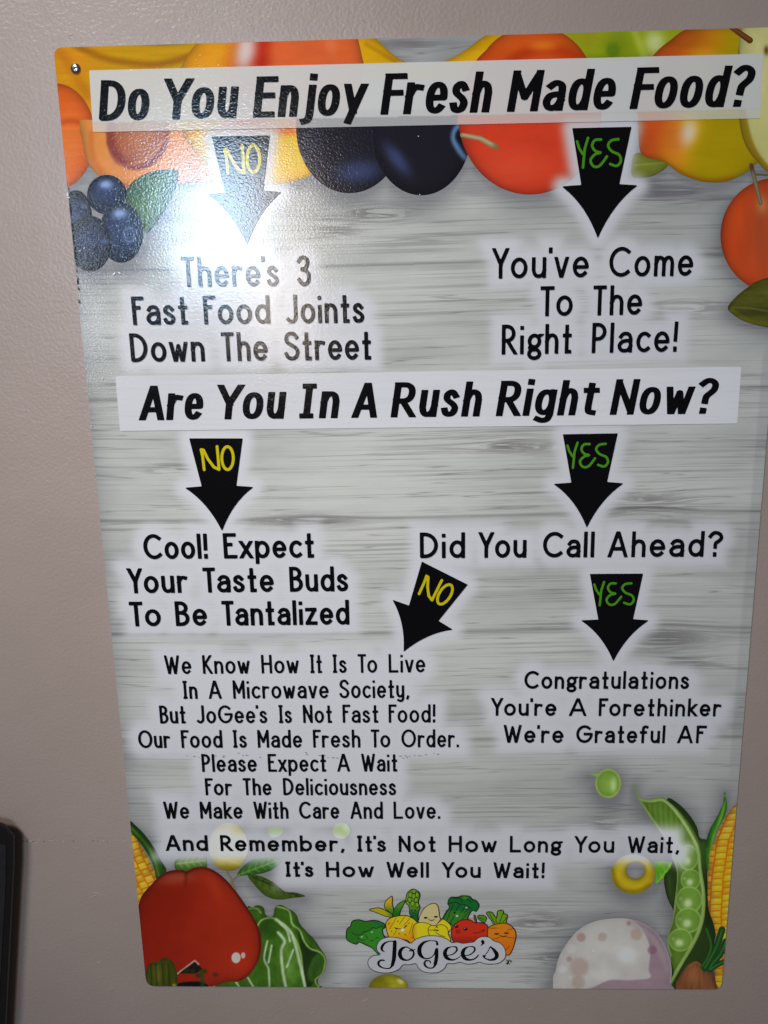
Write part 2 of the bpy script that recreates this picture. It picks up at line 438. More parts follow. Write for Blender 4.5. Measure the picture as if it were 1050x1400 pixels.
# line: (words with left and right end, baseline left/right, cap top left/right, half stroke)
LINES = [
 ("There's 3", [("There's", 247, 381), ("3", 405.7, 424.8)], 247, 425, 392.3, 391, 351.3, 349, 2.6),
 ("Fast Food Joints", [("Fast", 179, 257), ("Food", 277, 369.5), ("Joints", 391.6, 498)], 179, 498, 444.5, 441.2, 405.4, 401.6, 2.6),
 ("Down The Street", [("Down", 176.4, 280), ("The", 301.7, 365.7), ("Street", 388.6, 507.4)], 176, 507, 495.2, 491.6, 455.7, 452, 2.6),
 ("You've Come", [("You've", 673.5, 805), ("Come", 833, 947.8)], 673, 948, 381, 377, 339, 336, 2.6),
 ("To The", [("To", 739, 783), ("The", 811.4, 878)], 739, 878, 432.4, 430.2, 391.3, 389.3, 2.6),
 ("Right Place!", [("Right", 685.7, 781.7), ("Place!", 808.8, 927.6)], 685, 928, 484.8, 480.8, 444, 439.2, 2.6),
 ("Cool! Expect", [("Cool!", 195.7, 284), ("Expect", 304.3, 429.2)], 195, 429, 764.8, 762.6, 730.3, 727.6, 2.55),
 ("Your Taste Buds", [("Your", 173.6, 255.5), ("Taste", 276.5, 374), ("Buds", 395, 475.7)], 173, 476, 811.4, 808.4, 777, 774, 2.55),
 ("To Be Tantalized", [("To", 176, 219.3), ("Be", 238.4, 282.6), ("Tantalized", 302.4, 477.6)], 176, 478, 856.6, 854, 822.7, 819.8, 2.55),
 ("Did You Call Ahead?", [("Did", 573.8, 635.7), ("You", 654.8, 720), ("Call", 742.4, 813.3), ("Ahead?", 831, 989)], 573, 989, 763.3, 761.2, 728, 725.7, 2.6),
 ("We Know How It Is To Live", [("We", 224.1, 261.1), ("Know", 276, 340.7), ("How", 356.5, 407.9), ("It", 423.5, 440), ("Is", 454.4, 473.6), ("To", 488.7, 515.4), ("Live", 531, 581.3)], 224, 581, 921.8, 919.3, 896, 893.7, 1.65),
 ("In A Microwave Society,", [("In", 249.3, 269.8), ("A", 285.6, 302.7), ("Microwave", 317.6, 449.1), ("Society,", 464, 559.3)], 249, 559, 955.7, 954.3, 930.7, 928.6, 1.65),
 ("But JoGee's Is Not Fast Food!", [("But", 217.3, 253.6), ("JoGee's", 269.1, 365.1), ("Is", 380.5, 398.7), ("Not", 413.7, 453.7), ("Fast", 467.9, 517), ("Food!", 531, 595)], 217, 595, 989.4, 987.9, 964.6, 962.8, 1.65),
 ("Our Food Is Made Fresh To Order.", [("Our", 188.7, 231.9), ("Food", 246.7, 304.1), ("Is", 317.8, 337), ("Made", 351.4, 412.7), ("Fresh", 427.4, 492.6), ("To", 506.7, 533.3), ("Order.", 548.6, 627.4)], 188, 627, 1022.9, 1021.7, 998.4, 997, 1.65),
 ("Please Expect A Wait", [("Please", 274.9, 350.7), ("Expect", 365.6, 445.7), ("A", 461.3, 478.2), ("Wait", 493.7, 542.9)], 275, 543, 1055.5, 1054.9, 1030.9, 1030.4, 1.65),
 ("For The Deliciousness", [("For", 279.7, 316.5), ("The", 331.5, 370.9), ("Deliciousness", 386.4, 541.3)], 280, 541, 1087.5, 1087.3, 1064, 1063.4, 1.65),
 ("We Make With Care And Love.", [("We", 223, 258.2), ("Make", 272.6, 331.3), ("With", 346.2, 394.2), ("Care", 408.7, 463.5), ("And", 479.3, 523.4), ("Love.", 537.8, 601.8)], 223, 602, 1119.5, 1119.6, 1096, 1095.8, 1.65),
 ("Congratulations", [("Congratulations", 716.9, 942)], 717, 942, 941.8, 942, 917.1, 917.5, 1.9),
 ("You're A Forethinker", [("You're", 671.9, 760.7), ("A", 778.2, 801.2), ("Forethinker", 818.3, 986.2)], 672, 986, 978.6, 979.6, 954.3, 955, 1.9),
 ("We're Grateful AF", [("We're", 688.7, 770.4), ("Grateful", 787.8, 910), ("AF", 926, 966.5)], 689, 966, 1015.6, 1016.3, 991, 992, 1.9),
 ("And Remember, It's Not How Long You Wait,", [("And", 227, 284.2), ("Remember,", 300.5, 470.6), ("It's", 488, 527.4), ("Not", 544.8, 595.2), ("How", 613.3, 678.8), ("Long", 696.9, 767.5), ("You", 786.3, 839.9), ("Wait,", 858.7, 928.2)], 227, 928, 1163.4, 1166.5, 1141.7, 1143.5, 1.85),
 ("It's How Well You Wait!", [("It's", 389.9, 428.2), ("How", 445.2, 510.4), ("Well", 528.5, 586.2), ("You", 604.6, 657), ("Wait!", 674.8, 744.7)], 390, 744, 1198.9, 1201, 1177.9, 1179.2, 1.85),
]
HEADS = [
 ("Do You Enjoy Fresh Made Food?", [("Do", 135.2, 204), ("You", 225.7, 326.3), ("Enjoy", 346.0, 502.4), ("Fresh", 520.5, 672.9), ("Made", 693.5, 842), ("Food?", 861.7, 1032.7)], 135, 1032, 165.4, 145.4, 109.8, 88.5, 5.3),
 ("Are You In A Rush Right Now?", [("Are", 190.7, 277.7), ("You", 298.3, 391.3), ("In", 409.3, 464), ("A", 481.3, 515), ("Rush", 534.4, 659), ("Right", 678.4, 819.9), ("Now?", 834.4, 982.7)], 190, 983, 574.8, 565.5, 527.6, 516.6, 4.7),
]
def build_words(line, fonts, gap, italic):
    text, words, xa, xb, ba, bb, ta, tb, h = line
    out = []
    for w, xl, xr in words:
        m = ((xl + xr) / 2 - xa) / (xb - xa)
        # baseline tilt inside the word is applied by shearing the segments
        segs = word_segments(w, xl, xr, ba + (bb - ba) * m, ta + (tb - ta) * m, fonts, h, gap, (italic, 0))
        tilt = (bb - ba) / (xb - xa) * (KY if fonts is BOLD else 1.0); xm = (xl + xr) / 2
        segs = [(a, b + (a - xm) * tilt, c, d + (c - xm) * tilt, r1, r2, p, q, t + (a / 2 + c / 2 - xm) * tilt, u + (a / 2 + c / 2 - xm) * tilt) for a, b, c, d, r1, r2, p, q, t, u in segs]
        out.append((w, segs))
    return out
TEXT = [(l[0], build_words(l, THIN, .245 if l[-1] > 2.5 else .25, 0.0)) for l in LINES]
HEAD = [(l[0], build_words(l, BOLD, .31, .158)) for l in HEADS]

# ------------------------------------------------------------------ arrows
ARROWS = [  # TL, TR, waist R, barb R, tip, barb L, waist L, word
 ([(290.2, 187.1), (368.1, 185.6), (359.1, 261), (383.3, 263), (337.6, 333.4), (284.7, 265.8), (308.1, 263.7)], "NO", "black arrow with yellow NO in the window glare at upper left"),
 ([(783, 175.7), (862.7, 174), (846, 252.3), (870.3, 253.7), (817.3, 324.3), (769.7, 255.3), (795.3, 253.3)], "YES", "black arrow with green YES under the top question"),
 ([(259.3, 599.9), (330.9, 599.9), (322.3, 664.6), (345, 666.3), (303.4, 724.6), (254.1, 667.2), (276.4, 665.4)], "NO", "black arrow with yellow NO above Cool! Expect"),
 ([(770.2, 594.3), (843.9, 593), (829.3, 659.4), (851.2, 661.2), (802.3, 720.3), (758.2, 662), (781.7, 660.3)], "YES", "black arrow with green YES above Did You Call Ahead?"),
 ([(577.1, 768.6), (638.6, 799.5), (598.6, 849), (617.6, 860.5), (552.4, 890), (537.6, 821), (559.5, 828.6)], "NO", "tilted black arrow with yellow NO pointing down left"),
 ([(807.1, 785.2), (878.6, 784.8), (864.8, 847.1), (885.7, 848.6), (838.6, 902.9), (795.7, 848.6), (818.6, 847.6)], "YES", "black arrow with green YES above Congratulations"),
]
def arrow_poly(P):
    TL, TR, wr, br, tip, bl, wl = [np.array(p) for p in P]
    cen = (wr + wl) / 2
    def quad(a, b):
        mid = (a + b) / 2; ctl = mid + (cen - mid) * 0.28
        return [(1 - t) ** 2 * a + 2 * t * (1 - t) * ctl + t * t * b for t in np.linspace(0, 1, 9)]
    return np.array([TL, TR, wr] + quad(br, tip) + quad(tip, bl)[1:] + [wl])
def arrow_sdf(P):
    f = sd_poly(arrow_poly(P))
    f2 = lambda X, Y: f(X, Y) - 0.6
    return f2
# lettering in arrows, in the frame of the upper left NO arrow / upper right YES arrow
NO_S = [[(307.1, 204.3), (309.3, 215), (311.6, 236.5)], [(307.1, 204.3), (310.5, 204.8), (317, 219), (326, 232), (333.6, 235.8)], [(330.9, 198.8), (332.2, 215), (333.8, 235.7)],
        [A(346.4, 217.2, 8.6, 18.6, -100, 255)]]
YES_S = [[(789, 193.3), (791.5, 202), (796.5, 210.5)], [(804, 188.5), (799.5, 203), (797, 229)],
         [S((821.7, 190.8), (813.5, 191.5), (809.6, 199), (814, 206.5), (820.8, 208.6), (813.5, 211), (807.4, 219), (811.5, 227.3), (820, 226.5), (829.8, 213.8))],
         [S((845.5, 190.3), (836, 192), (831.4, 199), (836.5, 206.8), (846.2, 211.5), (848.8, 220), (843.3, 226.8), (834.3, 224.2))]]
def arrow_text(P, word):
    ref = ARROWS[0][0] if word == "NO" else ARROWS[1][0]
    a = np.array([[*ref[0], 1], [*ref[1], 1], [*ref[4], 1]]); b = np.array([P[0], P[1], P[4]])
    Mx = np.linalg.solve(a, b)
    segs = []
    h = (2.1 if word == "NO" else 1.75) * math.dist(P[0], P[1]) / math.dist(ref[0], ref[1])
    for s in (NO_S if word == "NO" else YES_S):
        q = stroke_pts(s); q = [tuple(np.array([x, y, 1]) @ Mx) for x, y in q]
        for k in range(len(q) - 1): segs.append((*q[k], *q[k + 1], h, h, False, False))
    return segs

# ------------------------------------------------------------------ the white glow printed round lettering and arrows
HC = 3.0
hx = np.arange(60, 1120, HC); hy = np.arange(20, 1380, HC)
HD = np.full((len(hy), len(hx)), 60.0)
def stamp(fn, box, m=27):
    i0 = max(int((box[1] - m - hy[0]) / HC), 0); i1 = int((box[3] + m - hy[0]) / HC) + 1
    j0 = max(int((box[0] - m - hx[0]) / HC), 0); j1 = int((box[2] + m - hx[0]) / HC) + 1
    X, Y = np.meshgrid(hx[j0:j1], hy[i0:i1])
    HD[i0:i1, j0:j1] = np.minimum(HD[i0:i1, j0:j1], fn(X, Y))
for _, words in TEXT:
    for _, segs in words: stamp(seg_sdf(segs), seg_box(segs))
for P, _, _ in ARROWS:
    a = np.array(P); stamp(arrow_sdf(P), (*a.min(0), *a.max(0)))
HALO = sst(23, 4, HD)
for _ in range(2):
    HALO = np.pad(HALO, 1, mode='edge'); HALO = (HALO[:-2] + 2 * HALO[1:-1] + HALO[2:]) / 4; HALO = (HALO[:, :-2] + 2 * HALO[:, 1:-1] + HALO[:, 2:]) / 4
def grid_sample(G, x, y):
    fx = np.clip((x - hx[0]) / HC, 0, len(hx) - 1.01); fy = np.clip((y - hy[0]) / HC, 0, len(hy) - 1.01)
    j = fx.astype(int); i = fy.astype(int); fx = fx - j; fy = fy - i
    return (G[i, j] * (1 - fx) + G[i, j + 1] * fx) * (1 - fy) + (G[i + 1, j] * (1 - fx) + G[i + 1, j + 1] * fx) * fy
def halo(x, y): return grid_sample(HALO, x, y)
HWHITE = (199, 198, 201)
# ------------------------------------------------------------------ outline of the sign
CORN = np.array([(73, 65), (1094.5, 36), (986.5, 1353), (200, 1348.5)], float)
def rounded(P, r):
    out = []
    n = len(P)
    for i in range(n):
        p, a, b = P[i], P[i - 1], P[(i + 1) % n]
        u = (a - p) / np.linalg.norm(a - p); v = (b - p) / np.linalg.norm(b - p)
        s, e = p + u * r, p + v * r
        for t in np.linspace(0, 1, 7): out.append((1 - t) ** 2 * s + 2 * t * (1 - t) * p + t * t * e)
    return np.array(out)
OUT = rounded(CORN, 12)
def densify(P, step=40, bow=0.0):
    out = []
    for a, b in zip(P, np.roll(P, -1, 0)):
        n = max(1, int(np.linalg.norm(b - a) / step))
        out += [a + (b - a) * k / n for k in range(n)]
    return np.array(out)
sign_sdf = sd_poly(OUT)
def inset(f, m=0.8): return lambda X, Y: np.maximum(f(X, Y), sign_sdf(X, Y) + m)

# ------------------------------------------------------------------ printed fruit and vegetables (display colours)
ART = []
def art(name, label, f, box, paint, cell=1.1): ART.append([name, label, f, box, paint, cell])
def zz(x0, y0, s, P): return [(x0 + x / s, y0 + y / s) for x, y in P]
def q1(P): return zz(50, 20, 3, P)
def q2(P): return zz(370, 20, 3, P)
def q3(P): return zz(700, 20, 3, P)
def q4(P): return zz(850, 200, 4.6667, P)
def q5(P): return zz(150, 1080, 3.387, P)
def q7(P): return zz(730, 1020, 3.281, P)
def q8(P): return zz(850, 1060, 4.6667, P)

# top: bananas
def f(X, Y):
    p = Paint(X, Y, (196, 146, 6))
    p.glow(85, 75, 60, 60, (214, 138, 22), 1).glow(180, 130, 130, 22, (205, 135, 15), .8)
    p.line(smooth(q1([(150, 120), (230, 160), (330, 190), (480, 205), (600, 180), (700, 140), (790, 90)]), 5, False), 4, (150, 92, 6), .75, 5)
    p.line(smooth(q1([(260, 100), (420, 118), (560, 120), (690, 100)]), 5, False), 1.5, (90, 90, 30), .5, 3)
    p.line(q1([(80, 130), (130, 200), (210, 330)]), 5, (180, 105, 10), .5, 8)
    return p.mottle(60, 5, .10).c
art("banana", "ripe yellow banana across the upper left corner", sd_poly([(60, 40), (330, 40), (330, 120), (300, 195), (60, 195)]), (66, 44, 330, 195), f, 1.4)
def f(X, Y): return Paint(X, Y, (215, 160, 12)).glow(640, 80, 60, 12, (226, 170, 20), 1).line([(500, 60), (540, 84)], 2, (180, 120, 10), .6, 3).mottle(40, 6, .08).c
art("banana", "curved banana tips between the two nectarines", sd_blob([(480, 40), (505, 48), (520, 58), (545, 80), (580, 92), (612, 82), (640, 66), (665, 48), (700, 40), (700, 130), (480, 130)], 3), (476, 36, 705, 110), f)
# oranges at the left edge
def f(X, Y): return Paint(X, Y, (219, 92, 28)).glow(95, 195, 26, 60, (226, 120, 48), .9).line(smooth([(66, 175), (95, 165), (125, 172)], 5, False), 3, (196, 70, 16), .7, 4).glow(70, 130, 30, 30, (222, 96, 26), .8).mottle(50, 4, .10).c
art("orange", "orange fruit cut by the left edge", sd_ell(76, 187, 54, 73), (70, 110, 132, 262), f)
# apricot half with its stone
def f(X, Y):
    p = Paint(X, Y, (224, 140, 62)).glow(232, 205, 24, 60, (228, 150, 80), .8).line(smooth([(125, 182), (128, 215), (150, 245), (185, 258)], 4, False), 3, (214, 112, 40), .7, 4)
    p.disc(188, 181, 43, 50, (138, 56, 34), 1, 0, .06).disc(193, 181, 36, 44, (168, 92, 54), 1, 0, .15).glow(196, 190, 22, 26, (186, 116, 72), .9)
    p.line(smooth([(154, 222), (178, 226), (204, 214), (224, 192)], 5, False), 1.6, (200, 132, 88), .7, 2.5)
    p.line(smooth([(148, 195), (158, 218), (182, 230), (206, 222), (224, 200)], 5, False), 2.5, (128, 48, 34), .6, 3)
    return p.mottle(18, 14, .09).c
art("apricot", "halved apricot showing its brown stone", sd_blob([(118, 130), (114, 200), (126, 232), (150, 250), (176, 258), (214, 255), (262, 250), (292, 246), (290, 200), (280, 130)], 5), (110, 165, 300, 262), f)
# nectarine behind the first banner
def f(X, Y):
    p = Paint(X, Y, (182, 34, 8))
    p.mix((226, 150, 20), sst(350, 300, X + .25 * (Y - 60))).mix((236, 178, 46), sst(172, 192, Y)).glow(336, 70, 16, 34, (214, 196, 190), .95, 12)
    p.glow(452, 60, 9, 18, (226, 120, 96), .8, -15).line([(489, 50), (497, 70), (499, 95)], 2, (90, 26, 14), .7, 3)
    p.mix((226, 112, 54), .8 * sst(186, 176, Y + .0 * X) * sst(355, 380, X)).line(smooth([(250, 180), (256, 208), (272, 232), (300, 250)], 4, False), .8, (186, 116, 62), .8, 1.2)
    return p.glow(410, 215, 30, 40, (240, 186, 40), .8).mottle(30, 12, .10).c
art("nectarine", "red and yellow nectarine behind the first arrow", lambda X, Y: np.minimum(sd_ell(366, 135, 127, 118)(X, Y), sd_poly([(286, 30), (484, 30), (490, 55), (498, 90), (492, 130), (262, 130), (288, 87), (303, 57)])(X, Y)), (238, 20, 502, 256), f)
# plums
def f(X, Y):
    p = Paint(X, Y, (29, 27, 36)).glow(490, 235, 34, 17, (56, 66, 104), .9, -6).glow(425, 200, 18, 60, (38, 36, 52), .8)
    return p.line(smooth([(412, 200), (428, 236), (462, 258), (500, 260)], 4, False), 1, (60, 40, 60), .6, 2).c
art("plum", "dark plum left of the other plum", sd_ell(478, 176, 73, 88), (400, 150, 556, 268), f)
def f(X, Y):
    p = Paint(X, Y, (28, 25, 33)).glow(543, 218, 28, 11, (58, 68, 108), .9, 52).line(smooth([(637, 168), (624, 175), (620, 190), (628, 206), (636, 216)], 5, False), 3, (96, 132, 178), .9, 4)
    p.disc(632, 186, 9, 9, (22, 20, 26), 1, 0, .4).line(smooth([(507, 176), (512, 214), (527, 244)], 5, False), .8, (58, 58, 88), .6, 2)
    return p.c
art("plum", "dark plum with a blue bloom at its stem", sd_ell(576, 176, 69, 91), (505, 150, 650, 270), f)
def f(X, Y):
    p = Paint(X, Y, (146, 158, 20)).glow(842, 60, 22, 22, (116, 136, 16), .9).disc(838, 68, 9, 10, (92, 120, 14), .8, 0, .5).glow(895, 58, 16, 18, (200, 206, 140), .9).glow(800, 50, 30, 14, (156, 148, 24), .8)
    return p.line([(868, 44), (880, 76)], 4, (176, 190, 70), .7, 5).mottle(26, 12, .10).c
art("lime", "bright green limes above the top banner", sd_poly([(735, 30), (945, 30), (945, 82), (740, 82)]), (735, 34, 948, 84), f)
def f(X, Y):
    p = Paint(X, Y, (207, 60, 34)).mix((208, 84, 22), sst(110, 60, Y)).line(smooth([(700, 84), (735, 66), (775, 72), (800, 88)], 5, False), 7, (170, 44, 8), .6, 9).glow(742, 62, 22, 8, (228, 120, 30), .8)
    p.glow(700, 230, 60, 30, (216, 76, 46), .7).line(smooth([(640, 190), (648, 225), (680, 255), (720, 266)], 5, False), 4, (190, 60, 40), .5, 6)
    return p.mottle(30, 12, .07).c
art("nectarine", "smooth red nectarine beside the plums", lambda X, Y: np.minimum(sd_ell(724, 156, 98, 110)(X, Y), sd_ell(730, 110, 79, 74)(X, Y)), (624, 34, 826, 270), f)
def f(X, Y): return Paint(X, Y, (196, 168, 116)).line([(634, 184), (660, 190), (680, 201)], 1.2, (226, 206, 160), .8, 2).glow(679, 201, 7, 6, (150, 120, 60), .8).c
art("stem", "pale plum stem", lambda X, Y: np.minimum(sd_seg(X, Y, 632, 184.5, 656, 189, 3.0, 3.4), sd_seg(X, Y, 656, 189, 678, 201, 3.4, 4.2)), (625, 176, 690, 210), f, .9)
# limes, pear, leaf at the top right
def f(X, Y): return Paint(X, Y, (122, 128, 44)).line([(868, 226), (912, 222)], .8, (160, 160, 70), .7, 1.2).mottle(12, 6, .15).c
art("leaf", "small olive leaf right of the YES arrow", sd_blob([(866, 212), (882, 210), (900, 216), (914, 225), (898, 238), (880, 243), (864, 240)]), (860, 205, 918, 246), f)
def f(X, Y):
    k = sst(885, 1010, X + .25 * (Y - 120))
    p = Paint(X, Y, (202, 80, 28)).mix((214, 150, 20), sst(.05, .5, k)).mix((168, 142, 4), sst(.5, .95, k)).glow(940, 182, 14, 22, (226, 200, 170), .95, 20).glow(922, 190, 16, 40, (206, 92, 44), .5)
    p.mix((176, 84, 14), .8 * sst(90, 50, Y) * sst(1010, 940, X)).line(smooth([(905, 220), (935, 238), (967, 247), (1000, 244)], 4, False), 2, (186, 110, 10), .6, 4)
    return p.mottle(40, 10, .08).c
art("pear", "orange and yellow pear below the banner's right end", sd_blob([(893, 76), (915, 56), (945, 38), (1010, 34), (1048, 60), (1055, 190), (1032, 226), (1000, 246), (967, 249), (933, 239), (907, 221), (880, 213), (873, 190), (872, 110)], 5), (868, 34, 1060, 252), f)
def f(X, Y):
    p = Paint(X, Y, (158, 128, 24)).mix((196, 188, 116), sst(2, -3, sd_blob([(1018, 30), (1108, 20), (1100, 230), (1062, 232), (1040, 214), (1025, 180), (1014, 110)], 5)(X, Y)))
    return p.glow(1040, 100, 20, 60, (206, 198, 136), .8).glow(1048, 69, 4, 7, (90, 60, 20), .9).mottle(14, 20, .07).c
art("pear", "cut pear half with cream flesh at the right edge", sd_blob([(1010, 62), (1024, 30), (1110, 20), (1104, 236), (1060, 240), (1036, 222), (1018, 196), (1010, 160), (1008, 110)], 5), (1004, 30, 1092, 244), f, 1.3)
def f(X, Y): return Paint(X, Y, (120, 62, 24)).line([(1000, 38), (1026, 54)], 1, (160, 96, 40), .7, 2).c
art("stem", "brown pear stem at the top edge", lambda X, Y: sd_seg(X, Y, 990, 30, 1025, 55, 3, 4.5), (986, 36, 1034, 64), f)
# tomato at the right edge
def f(X, Y):
    p = Paint(X, Y, (190, 66, 24)).glow(1042, 320, 26, 70, (168, 72, 38), .9).glow(1010, 290, 18, 40, (200, 74, 30), .7).glow(1008, 370, 30, 30, (196, 74, 30), .7)
    p.line(smooth([(990, 290), (985, 330), (994, 370), (1012, 396)], 5, False), 2, (160, 62, 44), .6, 4)
    return p.glow(1042, 280, 9, 14, (196, 122, 74), .8).mottle(10, 50, .08).c
art("tomato", "red orange tomato at the right edge", sd_ell(1062, 322, 77, 79), (980, 240, 1092, 402), f)
def f(X, Y): return Paint(X, Y, (128, 124, 84)).line([(1026, 226), (1040, 278)], .9, (176, 160, 120), .8, 1.5).glow(1028, 228, 5, 8, (112, 60, 50), .9).c
art("stem", "thin stem on the right hand tomato", lambda X, Y: np.minimum(sd_seg(X, Y, 1027, 226, 1040, 278, 3.0, 2.6), sd_seg(X, Y, 1030, 238, 1062, 240, 1.6, 1.2)), (1020, 218, 1070, 284), f, .9)
def f(X, Y):
    p = Paint(X, Y, (84, 84, 26)).glow(1040, 425, 40, 9, (54, 56, 20), .9, 4).line(smooth([(1000, 424), (1022, 440), (1056, 446)], 4, False), 3, (112, 112, 30), .8, 4).line(smooth([(1000, 420), (1030, 422), (1062, 428)], 4, False), .8, (120, 116, 50), .5, 1.5)
    return p.mottle(16, 5, .3).c
art("leaf", "dark olive leaf below the right hand tomato", sd_blob([(995, 421), (1005, 407), (1018, 396), (1034, 385), (1055, 379), (1090, 380), (1085, 448), (1052, 448), (1022, 441), (1005, 432)]), (992, 376, 1090, 452), f)
# leaf and blueberries at the left
def f(X, Y):
    p = Paint(X, Y, (72, 104, 44)).line([(184, 287), (205, 266), (236, 240)], .9, (120, 146, 84), .8, 1.4).glow(215, 290, 22, 26, (96, 122, 62), .7).glow(190, 262, 16, 16, (52, 86, 34), .8)
    for a, b in (((192, 279), (204, 284)), ((205, 266), (222, 268)), ((215, 258), (216, 246)), ((198, 273), (194, 258))): p.line([a, b], .6, (106, 134, 74), .6, 1.1)
    return p.mottle(14, 9, .15).c
art("leaf", "green leaf above the blueberries", sd_blob([(171, 266), (182, 248), (203, 236), (224, 232), (243, 234), (240, 255), (226, 286), (204, 316), (196, 314), (186, 292), (176, 284)]), (166, 228, 248, 320), f)
def berry(cx, cy, rx, ry, hxx, hyy, hr, base=(28, 38, 66), hi=(150, 178, 222), crown=None):
    def g(X, Y):
        p = Paint(X, Y, base).glow(cx - rx * .1, cy - ry * .2, rx * .8, ry * .6, (50, 66, 106), .6).glow(hxx, hyy, hr, hr * .7, hi, .9)
        p.c = p.c * (1 - .45 * sst(.65, 1.05, ell(X, Y, cx, cy, rx, ry))[..., None])
        if crown:
            q = ell(X, Y, crown[0], crown[1], 7.5, 9.5)
            p.mix((96, 112, 156), .75 * np.exp(-((q - 1) / .22) ** 2)).mix((84, 98, 140), .6 * np.exp(-((q - .45) / .2) ** 2)).disc(crown[0], crown[1], 2, 2.6, (18, 22, 40), 1, 0, .5)
        return p.mottle(5, 5, .12).c
    return g
art("blueberry", "blueberry half cut off by the left edge", sd_ell(104, 300, 22, 40), (84, 255, 130, 345), berry(104, 300, 22, 40, 116, 282, 5, (34, 37, 54), (84, 98, 134)), 1.0)
art("blueberry", "upper blueberry of the cluster under the apricot", sd_ell(146, 266, 27, 27), (116, 236, 176, 296), berry(146, 266, 27, 27, 145, 252, 10), 1.0)
art("blueberry", "front blueberry showing its round crown", sd_ell(165.5, 318, 30, 41), (133, 275, 198, 361), berry(165.5, 318, 30, 41, 163, 291, 12, crown=(177, 321)), 1.0)
art("blueberry", "dark blueberry overlapping the crowned one from the left", sd_ell(123, 333, 29, 38), (92, 290, 156, 374), berry(123, 333, 29, 38, 145, 330, 6, (24, 28, 46), (90, 116, 158)), 1.0)

# bottom left
def kern(p, u, v, joint=(176, 86, 6)):        # u across the rows, v along them
    ui = np.floor(u); vv = v + .5 * (ui % 2)
    fu = np.abs(u - ui - .5) * 2; fv = np.abs(vv - np.floor(vv) - .5) * 2
    e = np.maximum(fu ** 4, fv ** 3)
    rnd = _tab[(ui.astype(int)) % 256, np.floor(vv).astype(int) % 256]
    p.c = p.c * (.86 + .26 * rnd[..., None])
    return p.mix(joint, sst(.42, .85, e)).mix((232, 200, 80), .5 * np.exp(-((fu / .5) ** 2 + ((vv - np.floor(vv) - .3) / .22) ** 2)))
def f(X, Y):
    p = Paint(X, Y, (196, 150, 28)).mix((206, 150, 70), .6 * sst(186, 214, X - (Y - 1180) * .2))
    u = ((X - 176) - (Y - 1135) * .32) / 12.5 + .4 * np.sin((Y - 1130) / 22); v = (Y - 1128 + .35 * (X - 190)) / 10.5
    return kern(p, u, v).c
art("corn_cob", "corn cob at the lower left corner", sd_blob(q5([(92, 180), (130, 235), (165, 290), (195, 350), (222, 410), (200, 470), (160, 530), (140, 570), (110, 560), (90, 400), (80, 250)]), 4), (174, 1128, 222, 1252), f, .8)
def f(X, Y): return Paint(X, Y, (36, 78, 16)).line(smooth(q5([(100, 175), (165, 240), (205, 320), (225, 395)]), 4, False), 1.6, (86, 122, 46), .8, 2.2).line(q5([(96, 150), (200, 270), (250, 360)]), 1.6, (24, 54, 10), .8, 3).mottle(6, 22, .2).c
art("corn_husk", "green husk of the lower left corn", sd_blob(q5([(88, 140), (120, 165), (160, 205), (205, 268), (238, 330), (262, 375), (222, 425), (205, 360), (176, 300), (140, 245), (96, 192)]), 4), (174, 1118, 232, 1210), f, .9)
def leafpaint(base, vein, a, b, n=5, lat=6):
    a = np.array(a, float); b = np.array(b, float); d = (b - a) / np.linalg.norm(b - a); nrm = np.array([-d[1], d[0]])
    def g(X, Y):
        p = Paint(X, Y, base).line([a, b], .9, vein, .8, 1.2)
        for k in range(n):
            c = a + (b - a) * (k + .4) / n
            for sg in (-1, 1): p.line([c, c + d * lat * .8 + nrm * lat * sg], .45, vein, .6, 1.0)
        return p.mottle(7, 5, .25).c
    return g
art("leaf", "bright green leaf behind the red pepper", sd_blob(q5([(300, 335), (320, 318), (380, 305), (440, 308), (450, 360), (430, 380), (330, 385), (305, 370)])), (236, 1168, 286, 1196), leafpaint((62, 96, 26), (130, 160, 60), (241, 1181), (284, 1176)), .9)
def f(X, Y): return Paint(X, Y, (176, 156, 42)).glow(318, 1142, 18, 14, (206, 184, 60), .9).glow(312, 1188, 20, 8, (132, 118, 20), .8).line([(296, 1170), (330, 1182)], 2, (196, 176, 70), .6, 3).mottle(10, 10, .12).c
art("lemon", "pale lemon behind the word Remember", sd_ell(312.5, 1158, 27, 33), (282, 1120, 344, 1194), f)
art("leaf", "veined leaf right of the pale lemon", sd_blob(q5([(590, 395), (620, 350), (680, 315), (740, 305), (790, 330), (750, 370), (690, 390), (630, 395)])), (320, 1166, 388, 1200), leafpaint((48, 96, 30), (110, 150, 70), (327, 1196), (380, 1176), 6, 6), .9)
art("leaf", "dark veined leaf pointing right above the lettuce", sd_blob(q5([(640, 395), (700, 400), (760, 430), (810, 470), (860, 475), (905, 492), (850, 500), (780, 508), (720, 490), (670, 440)])), (336, 1192, 420, 1234), leafpaint((66, 86, 22), (30, 44, 10), (345, 1199), (410, 1226), 7, 6), .9)
def f(X, Y): return Paint(X, Y, (128, 108, 84)).c
art("stem", "thin bent leaf stem over the red pepper", lambda X, Y: np.minimum(np.minimum(sd_seg(X, Y, 327, 1196, 316, 1205, 1.1, 1.6), sd_seg(X, Y, 316, 1205, 321, 1217, 1.8, 1.4)), sd_seg(X, Y, 310, 1192, 318, 1204, .9, 1.2)), (305, 1188, 332, 1222), f, .8)
def f(X, Y): return Paint(X, Y, (120, 160, 40)).glow(474, 1132, 6, 6, (190, 214, 120), .8).c
art("pea", "small green pea printed under the word Remember", sd_ell(467, 1136, 12, 11), (452, 1122, 482, 1150), f)
art("leaf", "faint green leaf tip above the word Remember", sd_blob([(366, 1134), (376, 1131), (388, 1134), (384, 1142), (372, 1145)]), (362, 1128, 392, 1148), lambda X, Y: Paint(X, Y, (110, 150, 50)).c)
